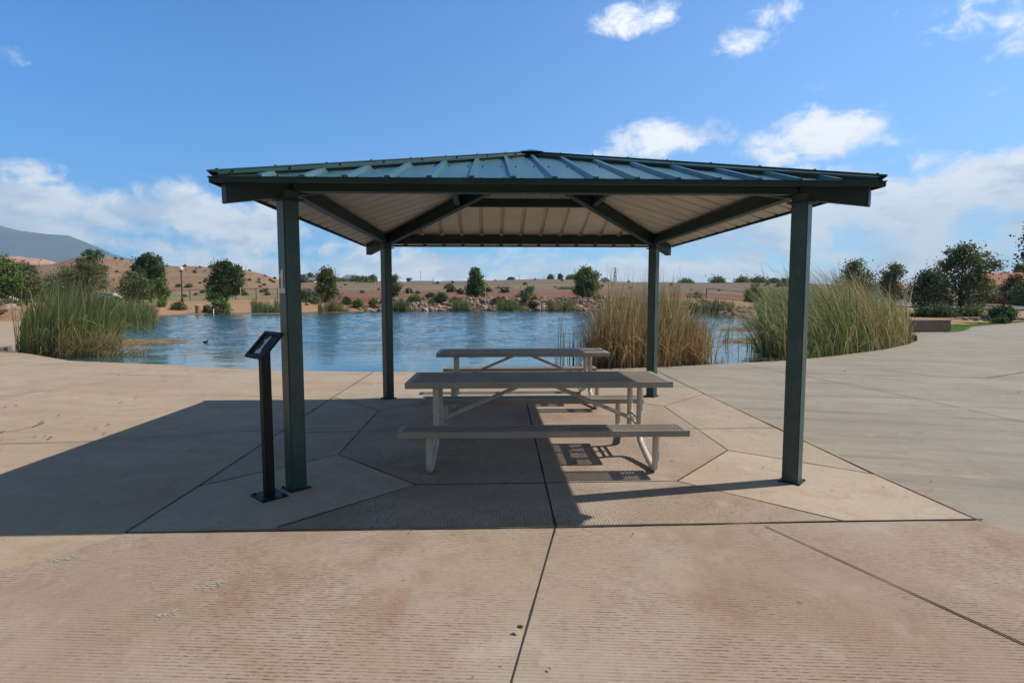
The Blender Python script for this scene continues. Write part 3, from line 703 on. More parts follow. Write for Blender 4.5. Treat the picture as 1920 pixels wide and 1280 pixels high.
def hR(B, r): return 1.36*(2.05 + .12*(B[:,1]-15) - .95*sst(B[:,0], 13.2, 16.5)) * r.uniform(.6, 1.0, len(B))
reed_clump('reed_clump', 'largest windswept cattail bed along the plaza edge right of the near right post', [
    blades(4300, poly_base(pR), hR, (-.30, -.02), (.013, .032), lambda B, h: np.clip(.24 + .42*sst(B[:,0], 9.5, 12.5) - .3*sst(B[:,0], 14.6, 16), .06, .9), (.1, .65), .22, 10),
    blades(1500, poly_base([(7.35,14.5),(8.6,15.15),(10,16.2),(11.4,17.2),(13.6,19.3),(15.8,22.0),(15,22.0),(13,19.8),(11,18),(9.5,16.9),(7.5,15.6)]), (.6, 1.4), (-.12, -.05), (.013, .026), lambda B, h: .25 + .35*sst(B[:,0], 10.5, 13)- .3*sst(B[:,0], 14.2, 15.6), (.05, .5), .3, 11),
    blades(500, poly_base([(7.2,14.3),(8.4,15.0),(11.2,17.0),(10.8,17.4),(8,15.6),(7,15)]), (.15, .5), (.0, .0), (.012, .02), .95, (.4, .9), .9, 12)], [M['reeddark'], M['straw']])
reed_clump('reed_clump', 'green cattails on the right bank, beyond the floating dead reeds', [
    blades(1500, pxbase(1428, 1500, 29, 37), (1.9, 3.0), (-.12, .0), (.018, .036), .28, (.0, .3), .2, 13),
    blades(350, pxbase(1425, 1500, 25, 29), (.5, 1.2), (-.1, .0), (.015, .026), .4, (.1, .5), .4, 14)], [M['reeddark'], M['straw']])
def mat_of_reeds(label, poly, n, seed):
    r = np.random.default_rng(seed); B = poly_base(poly, ZW + .01)(r, n); a = r.normal(0.05, .35, n); L = r.uniform(.3, 1.1, n); w = r.uniform(.012, .024, n)
    d = np.stack([np.cos(a), np.sin(a), r.normal(.02, .05, n)], 1) * L[:, None] / 2; B[:, 2] += np.abs(r.normal(0, .03, n)) + np.abs(d[:, 2])
    s = np.stack([-np.sin(a), np.cos(a), .6 + 0*a], 1) * w[:, None] / 2
    V = np.stack([B-d-s, B+d-s*.4, B+d+s*.4, B-d+s], 1).reshape(-1, 3)
    o = from_np('dead_reed_raft', V - [*B.mean(0)[:2], ZW], np.arange(n*4).reshape(n, 4), None, [M['straw'], M['rust']], (r.random(n) < .35).astype(int)); o.location = (*B.mean(0)[:2], ZW)
    tag(o, label, 'reed debris')
gw = lambda x, y: tuple(gp(x, y, ZW)[:2])
mat_of_reeds('dry reed debris floating in a spit off the left green clump', [gw(190,652), gw(265,648), gw(338,643), gw(330,639), gw(250,640), gw(200,642)], 600, 20)
mat_of_reeds('upper strip of floating dead reeds left of the near right post', [gw(1345,619), gw(1400,620), gw(1480,620), gw(1480,612), gw(1430,613), gw(1370,616)], 500, 21)
mat_of_reeds('middle strip of floating dead reeds left of the near right post', [gw(1355,640), gw(1420,644), gw(1480,648), gw(1500,640), gw(1480,633), gw(1420,638)], 550, 22)
mat_of_reeds('lowest scatter of dead reeds against the plaza edge by the right post', [gw(1412,681), gw(1475,677), gw(1512,672), gw(1512,662), gw(1470,668), gw(1430,674)], 160, 23)
reed_clump('reed_stalks', 'short broken stalks by the plaza lip right of the dry brown clump', [
    blades(26, pxbase(1344, 1358, 13.4, 14), (.15, .5), (0, 0), (.012, .02), .9, (.0, .1), .15, 24), blades(40, pxbase(1435, 1470, 13.8, 14.4), (.1, .35), (0, 0), (.012, .02), .9, (.0, .4), .4, 25),
    blades(60, pxbase(1355, 1440, 17, 28), (.3, 1.0), (0, 0), (.012, .02), .3, (.0, .2), .15, 26)], [M['reeddark'], M['straw']], kind='stuff')
far_reeds = [(472, 524, 66, .2, .5, 'wide green reed tuft on the sandy far shore, left of the numbered post'),
    (598, 640, 72, .6, .5, 'pale tan reed tuft at the waterline beneath the loose brownish conifer'),
    (738, 765, 79, .1, .6, 'grey green reed tuft at the water just right of the far left post'),
    (848, 882, 79.5, .25, .7, 'green reed tuft with straw edge below the tallest bank conifer'),
    (934, 976, 80, .12, .8, 'dark green rounded reed tuft mid bank among the riprap'),
    (1027, 1072, 79, .55, .8, 'yellowish reed tuft on the riprap left of the broad conifer'),
    (1318, 1376, 63, .12, .5, 'dark green reed bank across the water right of the far right post')]
for i, (a, b, Y, dry, hh, lab) in enumerate(far_reeds):
    reed_clump('reed_tuft', lab, [blades(520, pxbase(a, b, Y, Y + 2.2, ZW + .1), (1.1, 2.2), (.02, .0), (.035, .075), dry, (.0, .3), .2, 30 + i),
        blades(160, pxbase(b - 6, b + 14, Y, Y + 1.5, ZW + .1), (.5, 1.2), (.1, .0), (.03, .06), .95, (.0, .5), .4, 50 + i)], [M['reeddark' if dry < .2 else 'reed'], M['straw']], 'reeds', 'reed tufts along the far shore')

# ------------------------------------------------------------------ trees and shrubs
def prof_r(kind, t, r):
    if kind == 'pine': return np.clip(1.02 - t, 0, 1) ** .62 * np.clip(t * 9 + .35, 0, 1) * (.82 + .3 * r.random(len(t)))
    if kind == 'oval': return np.sqrt(np.clip(1 - (2*t - .9)**2 / 1.25, 0, 1)) * (.8 + .25 * r.random(len(t)))
    if kind == 'round': return np.sqrt(np.clip(1 - (2*t - 1)**2, 0, 1)) * (.85 + .22 * r.random(len(t)))
    return np.sqrt(np.clip(1 - t**2, 0, 1)) * (.75 + .3 * r.random(len(t)))          # mound
def crown(H0, H1, W, kind, ncl, nleaf, lsz, sig, seed, skew=0.0, outer=.45, up=0.0):
    r = np.random.default_rng(seed); t = r.beta(1.15, 1.15, ncl) if kind != 'mound' else r.beta(1., 1.4, ncl)
    rad = prof_r(kind, t, r) * W/2; a = r.uniform(0, 2*PI, ncl); q = r.random(ncl) ** outer
    lump = 1 + .34*np.sin(3*a + seed) * np.sin(5*t*PI + seed)
    cx = np.cos(a)*rad*q*lump + skew*(t-.3)*W; cy = np.sin(a)*rad*q*lump*.9; cz = H0 + (H1 - H0)*t
    cl = np.stack([cx, cy, cz], 1); per = np.maximum(6, (nleaf / ncl * r.uniform(.5, 1.6, ncl)).astype(int)); n = per.sum()
    sg = np.repeat(sig * r.uniform(.6, 1.35, ncl), per)[:, None]
    c = np.repeat(cl, per, 0) + r.normal(0, 1, (n, 3)) * sg * [1, 1, .75]; c[:, 2] = np.maximum(c[:, 2], .03)
    d = r.normal(0, 1, (n, 3)); d[:, 2] = d[:, 2]*.7 + up; d /= np.linalg.norm(d, axis=1)[:, None]
    e = np.cross(d, r.normal(0, 1, (n, 3))); e /= np.linalg.norm(e, axis=1)[:, None] + 1e-9
    L = lsz * r.uniform(.6, 1.4, n)[:, None]
    V = np.stack([c - d*L*.5, c + e*L*.36, c + d*L*.5, c - e*L*.36], 1).reshape(-1, 3)
    return V, np.arange(n*4).reshape(n, 4), cl
def tree(name, label, cat, px, Y, topy, wpx, mat, kind='round', h0=.16, ncl=70, nleaf=2600, lsz=None, sig=None, seed=0, skew=0., trunk=True, outer=.45, group=None, up=0., xy=None, sink=0.0, limbs=7):
    x, y = xy if xy else gxy(px, Y); z = zg(x, y) - sink; H = at(px, topy, Y).z - z; W = wpx / F * Y
    lsz = lsz or max(.035 * H, .07); sig = (sig or .055 * max(H, W)) * 1.35; nleaf = int(nleaf * 2.1); ncl = int(ncl * 1.3)
    root = empty(name, (x, y, z), 0, label, cat, group)
    V, Q, cl = crown(H*h0, H - 1.1*sig, max(W - 1.5*sig, W*.55), kind, ncl, nleaf, lsz, sig, seed, skew, outer, up)
    from_np('crown' if trunk else 'foliage', V, Q, root, [M[mat]])
    mb = MB(); r = random.Random(seed); tr = .018*H + .03
    if trunk:
        top = Vector((skew*W*.3, 0, H*.8)); pts = smooth_path([(0,0,-.1),(r.uniform(-.02,.02)*H, 0, H*.25),(skew*W*.15 + r.uniform(-.03,.03)*H, r.uniform(-.03,.03)*H, H*.5), top], 4)
        mb.tube(pts, [tr*1.25*(1-.8*i/(len(pts)-1)) for i in range(len(pts))], 7)
        for k in range(limbs):
            c = Vector(cl[r.randrange(len(cl))]); s = pts[min(len(pts)-1, int((.25 + .5*r.random())*len(pts)))]
            if c.z < s.z: s = pts[2]
            mb.tube(smooth_path([s, s.lerp(c, .5) + Vector((0, 0, .04*H)), c], 3), [tr*.5*(1-.75*i/6) for i in range(7)], 5)
        mb.build('trunk', M['bark'], root, smooth=True)
    else:
        for k in range(6):
            c = Vector(cl[r.randrange(len(cl))]); mb.tube(smooth_path([(0,0,-.05), c*.5 + Vector((0,0,.05*H)), c], 2), [tr*.4*(1-.7*i/4) for i in range(5)], 4)
        mb.build('stem', M['bark'], root)
    return root
T = tree
# far bank conifers
T('conifer_tree', 'upright dark conifer standing alone in the middle of the red bank', 'tree', 892, 88, 502, 38, 'pine', 'pine', .05, 90, 3600, .26, .22, 1)
T('conifer_tree', 'broad full conifer on the riprap bank left of the dry brown reeds', 'tree', 1099, 87, 500.5, 50, 'pine', 'oval', .04, 100, 4200, .26, .26, 2)
T('conifer_tree', 'loose brownish conifer on the sandy bank between the two left posts', 'tree', 613, 82, 501, 48, 'pinebrown', 'pine', .06, 90, 3000, .28, .24, 3)
T('conifer_tree', 'slim dark tree half hidden behind the far left post', 'tree', 737, 92, 514, 28, 'pine', 'oval', .1, 50, 1800, .24, .2, 4)
# left side
T('shade_tree', 'dark rounded tree on the left bank rising over the olive shrubs', 'tree', 282, 92, 474, 60, 'dark', 'round', .22, 90, 4200, .27, .26, 5, outer=.55)
T('shade_tree', 'dark spreading tree with a low skirt right of the lamp post', 'tree', 424, 84, 488, 72, 'dark', 'oval', .16, 110, 5000, .26, .26, 6, outer=.55)
T('shade_tree', 'tall two toned tree with dark upright tips behind the left reeds', 'tree', 176, 88, 466, 50, 'dark', 'oval', .45, 40, 1500, .26, .2, 7)
T('shade_tree', 'feathery light green tree left of the white parked car', 'tree', 165, 84, 488, 84, 'olive', 'round', .28, 80, 3200, .22, .3, 8)
T('shade_tree', 'olive bushy tree below the dark rounded tree', 'tree', 252, 74, 509, 62, 'olive', 'round', .1, 80, 3200, .2, .24, 9)
T('shade_tree', 'small round green tree right of the olive bushy tree', 'tree', 281, 78, 522, 32, 'mid', 'round', .12, 40, 1500, .2, .18, 10)
T('shade_tree', 'small round green tree nearest to the lamp post on its left', 'tree', 303, 77, 521, 26, 'mid', 'round', .1, 36, 1400, .2, .16, 11)
T('shade_tree', 'bright leafy tree cut by the left edge of the picture', 'tree', 8, 58, 478, 66, 'mid', 'round', .2, 80, 3400, .2, .26, 12)
T('shade_tree', 'grey green tree second from the left picture edge', 'tree', 48, 60, 492, 52, 'olive', 'round', .12, 70, 2600, .2, .24, 13)
T('desert_scrub', 'grey brown thicket behind the left reeds below the pink hill', 'shrub', 98, 100, 505, 76, 'sage', 'mound', .0, 80, 2600, .26, .4, 14, trunk=False)
T('desert_scrub', 'olive thicket at the foot of the brown hill, left of the feathery tree', 'shrub', 132, 96, 497, 60, 'olive', 'mound', .0, 70, 2200, .26, .4, 15, trunk=False)
# right side
T('ash_tree', 'largest right hand tree with ragged open crown behind the seat wall', 'tree', 1802, 47, 456, 122, 'ash', 'oval', .06, 95, 4200, .19, .25, 16, outer=.6, limbs=16)
T('ash_tree', 'low dark tree filling the gap left of the ragged open tree', 'tree', 1742, 50, 503, 66, 'ash', 'round', .08, 60, 2800, .19, .26, 17)
T('ash_tree', 'dark wide tree rising just above the right cattail bed', 'tree', 1602, 55, 487, 72, 'ash', 'oval', .3, 60, 2400, .2, .24, 18, outer=.6)
T('ash_tree', 'small ragged tree left of the terracotta roofed garage', 'tree', 1674, 66, 493, 54, 'ash', 'oval', .2, 45, 1900, .22, .24, 19, outer=.6)
T('ash_tree', 'tree at the right picture edge with only its leaf tips showing', 'tree', 1963, 40, 400, 104, 'redleaf', 'oval', .3, 70, 2600, .2, .26, 20, outer=.5)
T('ash_tree', 'dark treetop showing over the terracotta house roof', 'tree', 1912, 150, 494, 34, 'mid', 'round', .3, 40, 1300, .5, .5, 21)
T('garden_shrub', 'red and green shrub in front of the terracotta house', 'shrub', 1905, 96, 513, 44, 'redleaf', 'round', .05, 50, 1700, .3, .35, 22, trunk=False)
T('garden_shrub', 'green shrub beside the dark red wall at the right edge', 'shrub', 1916, 90, 525, 30, 'mid', 'round', .05, 40, 1300, .3, .3, 23, trunk=False)
T('spiky_shrub', 'rounded spiky shrub by the roadside at the right', 'shrub', 1883, 37, 573, 38, 'dark', 'round', .04, 50, 2600, .16, .12, 24, trunk=False, up=.5)
T('garden_shrub', 'low clipped shrub on the lawn corner in front of the spiky shrub', 'shrub', 1878, 34, 593, 26, 'dark', 'mound', .0, 30, 1300, .08, .08, 25, trunk=False)
T('garden_shrub', 'dark bushes at the foot of the ragged open tree', 'shrub', 1752, 42, 571, 76, 'dark', 'mound', .0, 50, 2300, .14, .2, 26, trunk=False)
T('garden_shrub', 'low dark shrub under the right side of the ragged open tree', 'shrub', 1818, 43, 574, 50, 'ash', 'mound', .0, 40, 1500, .14, .2, 27, trunk=False)
# far bank shrubs
SH = [(575,84,540,34,'sage','pale grey shrub left of the loose brownish conifer'),(592,80,553,30,'mid','low green shrub on sand under the loose brownish conifer'),
 (650,82,556,20,'dark','dark small shrub right of the pale tan reed tuft'),(672,81,558,26,'bright','bright green shrub left of the far left post'),(700,82,559,18,'mid','small green shrub next to the yellow stake by the far left post'),
 (779,84,551,28,'mid','green shrub above the riprap left of the mounded shrub'),(806,86,549,20,'brush','brown dry shrub touching the mounded shrub'),(826,84,546,30,'olive','tall mounded yellow green shrub above the riprap'),
 (855,84,557,22,'olive','low olive shrub below left of the upright dark conifer'),(986,88,533,36,'pine','dark shrub leaning to the right on the red slope'),(982,83,549,18,'sage','silvery shrub at the foot of the leaning dark shrub'),
 (1003,83,553,18,'bright','small bright shrub right of the silvery shrub'),(934,84,556,22,'olive','dull green shrub above the dark rounded reed tuft'),(1122,84,553,16,'mid','small shrub at the right foot of the broad conifer'),
 (1303,66,538,48,'bright','vivid green bush behind the dry brown reeds'),(1405,82,541,22,'mid','round green shrub left on the right hand red bank'),(1429,82,539,26,'dark','round dark shrub right on the right hand red bank'),
 (1416,100,527,26,'olive','olive shrub behind the two round bank shrubs'),(302,70,558,14,'mid','little green bush on the beach left of the lamp post'),(335,68,564,30,'olive','flat olive tussock on the beach under the lamp post'),
 (403,68,560,18,'mid','green tussock above the short marker post'),(420,68,560,20,'mid','green tussock right of the short marker post'),(386,67,572,14,'olive','low dry tussock right of the litter bin'),(405,67,573,16,'olive','low dry tussock behind the short marker post'),
 (404,80,548,26,'dark','dark low bush at the foot of the dark spreading tree'),(398,110,536,30,'mid','green hedge strip behind the chain fence'),(1060,150,540,34,'mid','green patch of brush across the middle of the red slope'),
 (940,160,545,34,'olive','long olive brush strip left on the red slope'),(18,56,560,30,'sage','pale shrub on the left bank above the boulders'),(8,52,566,26,'olive','yellowish shrub at the left edge above the boulders')]
for i, (px, Y, ty, w, m, lab) in enumerate(SH):
    T('desert_shrub', lab, 'shrub', px, Y, ty, w, m, 'mound', .0, 30, 900, .16 * Y/80 + .03, .05 * w/F*Y + .06, 100 + i, trunk=False, group='shrubs along the pond banks', skew=(.45 if 'leaning' in lab else 0))
# ridge line greenery (far)
RG = [(569,300,514,14,'mid','green tree left of the white gabled house on the skyline'),(583,315,510,12,'sage','grey tree behind the purple roof on the skyline'),(632,300,520,22,'mid','dark green skyline tree left of the grey hip roof'),
 (668,300,516,18,'mid','green skyline bush beside the grey hip roof'),(684,302,517,18,'mid','green skyline bush between the two others by the grey roof'),(699,300,516,14,'mid','rightmost green skyline bush near the far left post'),
 (690,270,529,34,'olive','dark scrub row just under the skyline bushes'),(1032,315,514,10,'mid','lone round skyline tree over the red slope'),(1050,315,513,6,'dark','thin dark skyline tree right of the lone round one'),
 (1071,312,516,22,'bright','long green skyline tree left of the broad conifer'),(1345,300,518,30,'mid','skyline tree clump above the vivid green bush'),(1392,300,520,30,'olive','skyline brush right of the post gap, left part'),
 (1422,300,519,34,'olive','skyline brush right of the post gap, middle part'),(1450,300,521,20,'olive','skyline brush right of the post gap, right part'),(1472,240,522,26,'dark','dark skyline tree touching the near right post'),
 (1286,300,524,26,'olive','skyline scrub just right of the far right post'),(958,318,520.5,10,'brush','brown mound of brush on the skyline left of centre')]
for i, (px, Y, ty, w, m, lab) in enumerate(RG):
    T('skyline_tree', lab, 'tree', px, Y, ty, w, m, 'mound', .0, 30, 700, .8, .07 * w/F*Y + .2, 200 + i, trunk=True, group='trees along the skyline', limbs=3)
# scrub scattered over the left hill and the plain
r = random.Random(5); proto = []
for i in range(4):
    V, Q, cl = crown(0, .8, 1.25, 'mound', 44, 760, .27, .11, 300 + i, outer=.7); me = from_np('hill_scrub', V, Q, None, [M['olive' if i % 2 else 'sage']]); proto.append(me)
for i in range(150):
    if i < 95: px, Y = r.uniform(90, 535), 130 + 190 * r.random()**.8
    else: px, Y = r.uniform(560, 1480), 110 + 200 * r.random()
    o = proto[i] if i < 4 else proto[i % 4].copy()
    if i >= 4: C.objects.link(o)
    x, y = gxy(px, Y); o.location = (x, y, zg(x, y) - .1); s = r.uniform(.7, 1.9); o.scale = (s, s, s * r.uniform(.7, 1.1)); o.rotation_euler = (0, 0, r.uniform(0, 6))
    tag(o, 'small scrub bush dotting the dry slopes beyond the pond', 'scrub', 'scrub dotting the far slopes')

# ------------------------------------------------------------------ rocks
rocks = []
for i in range(6):
    bm = bmesh.new(); bmesh.ops.create_icosphere(bm, subdivisions=2, radius=.5); rr = random.Random(40 + i)
    ax = [Vector((rr.uniform(-1,1), rr.uniform(-1,1), rr.uniform(-1,1))).normalized() for _ in range(9)]
    for v in bm.verts:
        d = min(1.0, min(.36 + .16*k % .3 + .0 if False else 9, 9)); n = v.co.normalized()
        cut = min([(.40 + .05*(k % 3)) / max(n.dot(a), 1e-3) if n.dot(a) > .3 else 9 for k, a in enumerate(ax)]); v.co = n * min(.5, cut) * (1 + rr.uniform(-.04, .04)); v.co.z *= .75
    me = bpy.data.meshes.new('rock'); bm.to_mesh(me); bm.free(); me.materials.append(M['rock']); rocks.append(me)
def rock(x, y, z, s, label, group, i):
    o = bpy.data.objects.new('rock', rocks[i % 6]); C.objects.link(o); o.location = (x, y, z); o.scale = (s*r.uniform(.8,1.4), s*r.uniform(.8,1.2), s*r.uniform(.7,1.1)); o.rotation_euler = (r.uniform(-.4,.4), r.uniform(-.4,.4), r.uniform(0, 6))
    tag(o, label, 'rock', group)
n = 0
while n < 290:
    px = r.uniform(672, 1180) if n < 255 else r.uniform(1300, 1440); Y = r.uniform(77, 87) if n < 255 else r.uniform(60, 72)
    x, y = gxy(px, Y); P = np.array([[x, y]]); d = float(segdist(P, SHORE)[0])
    if inside(P, SHORE)[0] or d > 4.6 or (px < 735 and r.random() < .6): continue
    rock(x, y, zg(x, y) + .05, r.uniform(.42, .95), 'angular tan or grey rock in the riprap along the far shore', 'riprap rocks along the far shore', n); n += 1
mb = MB(); k_ = 0
rv_ = [[tuple(v.co) for v in me.vertices] for me in rocks]; rf_ = [[tuple(p.vertices) for p in me.polygons] for me in rocks]
while k_ < 900:
    px = r.uniform(690, 1185); x, y = gxy(px, r.uniform(78, 87)); P = np.array([[x, y]]); d = float(segdist(P, SHORE)[0])
    if inside(P, SHORE)[0] or d > 4.4 or (px < 745 and r.random() < .6): continue
    i = k_ % 6; s = r.uniform(.22, .55); c_, s_ = math.cos(k_), math.sin(k_); z = zg(x, y) + .02
    mb.add([(x + s*(a*c_ - b*s_), y + s*(a*s_ + b*c_), z + s*c) for a, b, c in rv_[i]], rf_[i], r.randrange(3)); k_ += 1
tag(mb.build('riprap_rubble', [M['rub0'], M['rub1'], M['rub2']]), 'small rubble filling between the riprap rocks along the far shore', 'rubble', kind='stuff')
for px, py, Y, s, lab in [(5, 585, 42, 1.25, 'large rounded boulder at the left picture edge'), (14, 574, 45, 1.0, 'pale boulder behind the one at the left picture edge'), (26, 583, 43, .8, 'reddish boulder touching the left reeds'),
                          (1004, 565, 82, 1.5, 'largest grey boulder in the riprap, right of the dark rounded reed tuft'), (905, 563, 82, 1.3, 'flat topped grey boulder right of the conifer foot'), (576, 568, 78, .8, 'lone white stone on the sand beyond the left post')]:
    x, y = gxy(px, Y); rock(x, y, max(zg(x, y), at(px, py, Y).z - .2), s, lab, None, r.randrange(6))
for px, Y, s, lab in [(1850, 40, .55, 'dark red rock beside the spiky shrub'), (1813, 37, .4, 'small brown rock on the planting strip behind the lawn'), (1833, 36, .4, 'small dark rock near the lawn edge')]:
    x, y = gxy(px, Y); rock(x, y, zg(x, y) + .08, s, lab, None, 2)

# ------------------------------------------------------------------ lawn, road, walls, houses on the right
lawnp = [tuple(gp(1770,623,.012)[:2]), tuple(gp(1800,621.2,.012)[:2]), tuple(gp(1815,617,.012)[:2]), tuple(gp(1822,612,.012)[:2]), tuple(gp(1850,609.5,.012)[:2]), tuple(gp(1885,606,.012)[:2]), tuple(gp(1885,603.5,.012)[:2]), tuple(gp(1850,602,.012)[:2]), tuple(gp(1770,602,.012)[:2])]
sheet('lawn', lawnp, .014, M['lawn'], .3)
rg = np.random.default_rng(77); B = poly_base(lawnp, .014)(rg, 9000); Vg, Qg, _ = blades(9000, lambda r_, n_: B, (.03, .07), (0, 0), (.008, .014), 0., (0, .3), .4, 78, 1)
tag(from_np('lawn_grass', Vg, Qg, None, [M['grass']]), 'short bright green lawn grass behind the low seat wall', 'grass', kind='stuff')
sheet('path', [tuple(gp(*q)[:2]) for q in [(1800,601.5),(1850,601.8),(1885,603.3),(1920,603.5),(2000,604),(2000,599),(1920,598.6),(1860,599)]], .03, M['c_smooth'], .3)
wl = empty('seat_wall', (gp(1783,622).x, gp(1783,622).y, 0), .0, 'low reddish concrete seat wall at the end of the right cattails', 'wall')
wl.rotation_euler = (0, 0, math.radians(6))
mb = MB(); mb.box((-3.4, 0, -.1), (0, .42, .50)); mb.build('wall_body', M['seatwall'], wl, bevel=.03)
mb = MB(); mb.box((-3.42, -.02, .502), (.02, .44, .56)); mb.build('wall_cap', M['wallcap'], wl, bevel=.02)
def ribbon(name, line, w, m, dz=.05, thick=0.0):
    pts = []
    for a, b in zip(line, line[1:]):
        for k in range(10): pts.append(Vector(a).lerp(Vector(b), k/10))
    pts.append(Vector(line[-1])); mb = MB(); vs = []
    for i, p in enumerate(pts):
        d = pts[min(i+1, len(pts)-1)] - pts[max(i-1, 0)]; s = Vector((-d.y, d.x)).normalized()
        za = max(zg(*(p + s*w*k)) for k in (-.5, -.25, 0, .25, .5)) + dz
        for k in (-.5, .5): q = p + s*w*k; vs.append((q.x, q.y, za))
        if thick:
            for k in (-.5, .5): q = p + s*w*k; vs.append((q.x, q.y, za - thick))
    st_ = 4 if thick else 2; fs = []
    for i in range(len(pts)-1):
        b = i*st_; c = b + st_; fs.append((b, b+1, c+1, c))
        if thick: fs += [(b+2, b, c, c+2), (b+1, b+3, c+3, c+1)]
    mb.add(vs, fs); tag(mb.build(name, m), kind='structure')
rl = [gxy(2300, 46), gxy(2050, 58), gxy(1900, 72), gxy(1760, 92), gxy(1650, 112), gxy(1560, 132)]
ribbon('road', rl, 11.0, M['asphalt'], .10)
ribbon('kerb', [(x*1.085+.5, y*1.085+.5) for x, y in rl], .9, M['curb'], .22, .4); ribbon('kerb', [(x*.915, y*.915) for x, y in rl], .5, M['curb'], .2, .4)
def house(name, label, px, Y, wpx, eave_py, ridge_py, wallm, roofm, kind='gable', depth=10, rz=0.0, gable_front=False):
    x, y = gxy(px, Y); z = zg(x, y) - .3; W = wpx / F * Y; he = at(px, eave_py, Y).z - z; hr = at(px, ridge_py, Y).z - z
    h = empty(name, (x, y, z), rz, label, 'house'); d = depth; o = .45
    mb = MB(); mb.box((-W/2, 0, -1.5), (W/2, d, he))
    if gable_front: mb.add([(-W/2, 0, he), (W/2, 0, he), (0, 0, hr-.12), (-W/2, d, he), (W/2, d, he), (0, d, hr-.12)], [(0,1,2),(3,5,4)])
    elif kind == 'gable': mb.add([(-W/2, 0, he), (-W/2, d, he), (-W/2, d/2, hr-.12), (W/2, 0, he), (W/2, d, he), (W/2, d/2, hr-.12)], [(0,2,1),(3,4,5)])
    mb.build('wall', wallm, h)
    mb = MB(); e = .12
    if gable_front:
        for s in (-1, 1):
            a, b = (s*(W/2+o), he - (hr-he)*o/(W/2)), (0, hr)
            q = [(a[0], -o, a[1]), (b[0], -o, b[1]), (b[0], d+o, b[1]), (a[0], d+o, a[1])]; mb.add(q + [(v[0], v[1], v[2]+.18) for v in q], [(0,1,2,3),(4,7,6,5),(0,4,5,1),(1,5,6,2),(2,6,7,3),(3,7,4,0)])
    else:
        ins = W*.28 if kind == 'hip' else 0; xo = W/2 + o
        E4 = [(-xo, -o, he-.1), (xo, -o, he-.1), (xo, d+o, he-.1), (-xo, d+o, he-.1)]; Rg = [(-xo+ins, d/2, hr), (xo-ins, d/2, hr)]
        v = E4 + Rg + [(p[0], p[1], p[2]-.15) for p in E4]
        mb.add(v, [(0,1,5,4),(2,3,4,5),(1,2,5),(3,0,4),(6,9,8,7),(0,6,7,1),(1,7,8,2),(2,8,9,3),(3,9,6,0)])
    mb.build('roof', roofm, h)
    for k in ((-.28, .22) if W > 4 else (0,)):
        mb = MB(); mb.box((k*W-.55, -.05, he*.42), (k*W+.55, -.003, he*.80)); mb.build('window', M['darkglass'], h)
    return h
house('house', 'terracotta tiled house at the right picture edge behind the dark red wall', 1905, 128, 84, 533, 509, M['stucco'], M['tile'], 'gable', 12, -.2)
house('house', 'low terracotta roofed garage seen left of the dark low tree', 1697, 132, 44, 540, 524, M['stucco'], M['tile'], 'hip', 10, .1)
house('house', 'white gabled house wall on the skyline beside the loose brownish conifer', 595, 305, 12, 521, 511, M['whitewall'], M['greyroof'], 'gable', 9, 0, True)
house('house', 'purple grey roofed house wing left of the white gable on the skyline', 583, 300, 13, 525, 519.5, M['stucco'], M['greyroof'], 'gable', 8)
house('house', 'grey hip roofed house on the skyline left of the far left post', 652, 305, 26, 522, 514.5, M['stucco'], M['greyroof'], 'hip', 10)
house('house', 'cream gabled house on the skyline right of the broad conifer', 1135, 308, 16, 526, 520.5, M['stucco'], M['greyroof'], 'gable', 9, 0, True)
house('building', 'long low white roofed building on the skyline right of the far left post', 788, 318, 44, 527.5, 525.5, M['whitewall'], M['greyroof'], 'gable', 12)
house('building', 'small dark block on the skyline right of the far left post', 766, 316, 7, 521.5, 520, M['steelgrey'], M['greyroof'], 'hip', 6)
house('building', 'low dark roofed sheds on the skyline left of the upright conifer', 855, 318, 50, 527.5, 526, M['whitewall'], M['greyroof'], 'gable', 10)
rw = empty('garden_wall', (*gxy(1935, 104), zg(*gxy(1935, 104))), -.35, 'dark red brown block wall in front of the terracotta house', 'wall')
mb = MB(); mb.box((-9, -.15, -1), (12, .15, 1.75)); mb.build('wall_body', M['redwall'], rw)
mb = MB(); mb.box((-9.05, -.2, 1.753), (12.05, .2, 1.85)); mb.build('wall_cap', M['tile'], rw)

# ------------------------------------------------------------------ street furniture
x, y = gxy(341, 76); zb = zg(x, y); H = at(341, 505, 76).z - zb
lp = empty('lamp_post', (x, y, zb), 0, 'dark lamp post with pale globe on the left beach', 'lamp post')
mb = MB(); mb.tube([(0,0,-.2),(0,0,.5),(0,0,.55),(0,0,H-.35)], [.16,.14,.09,.075], 8); mb.build('pole', M['lamp'], lp, smooth=True)
mb = MB(); mb.tube([(0,0,H-.36),(0,0,H-.30),(0,0,H-.2)], [.08,.17,.2], 8); mb.build('collar', M['lamp'], lp, smooth=True)
bm = bmesh.new(); bmesh.ops.create_uvsphere(bm, u_segments=14, v_segments=9, radius=.3); me = bpy.data.meshes.new('globe'); bm.to_mesh(me); bm.free(); g = link('globe', me, lp, [M['globe']], True); g.location = (0, 0, H + .08)
x, y = gxy(369.5, 66); lb = empty('litter_bin', (x, y, zg(x, y)), 0, 'round brown litter bin standing by the water on the left beach', 'litter bin')
Hb = at(369.5, 571.5, 66).z - zg(x, y)
mb = MB(); mb.tube([(0,0,-.05),(0,0,.04),(0,0,Hb*.9)], [.26,.30,.30], 16); mb.build('drum', M['bin'], lb, smooth=False); mb = MB(); mb.tube([(0,0,Hb*.9),(0,0,Hb*.96),(0,0,Hb)], [.33,.33,.26], 16); mb.build('lid', M['curb'], lb)
x, y = gxy(397.5, 66); mk = empty('marker_post', (x, y, zg(x, y)), 0, 'short dark marker post with pale side by the water', 'post')
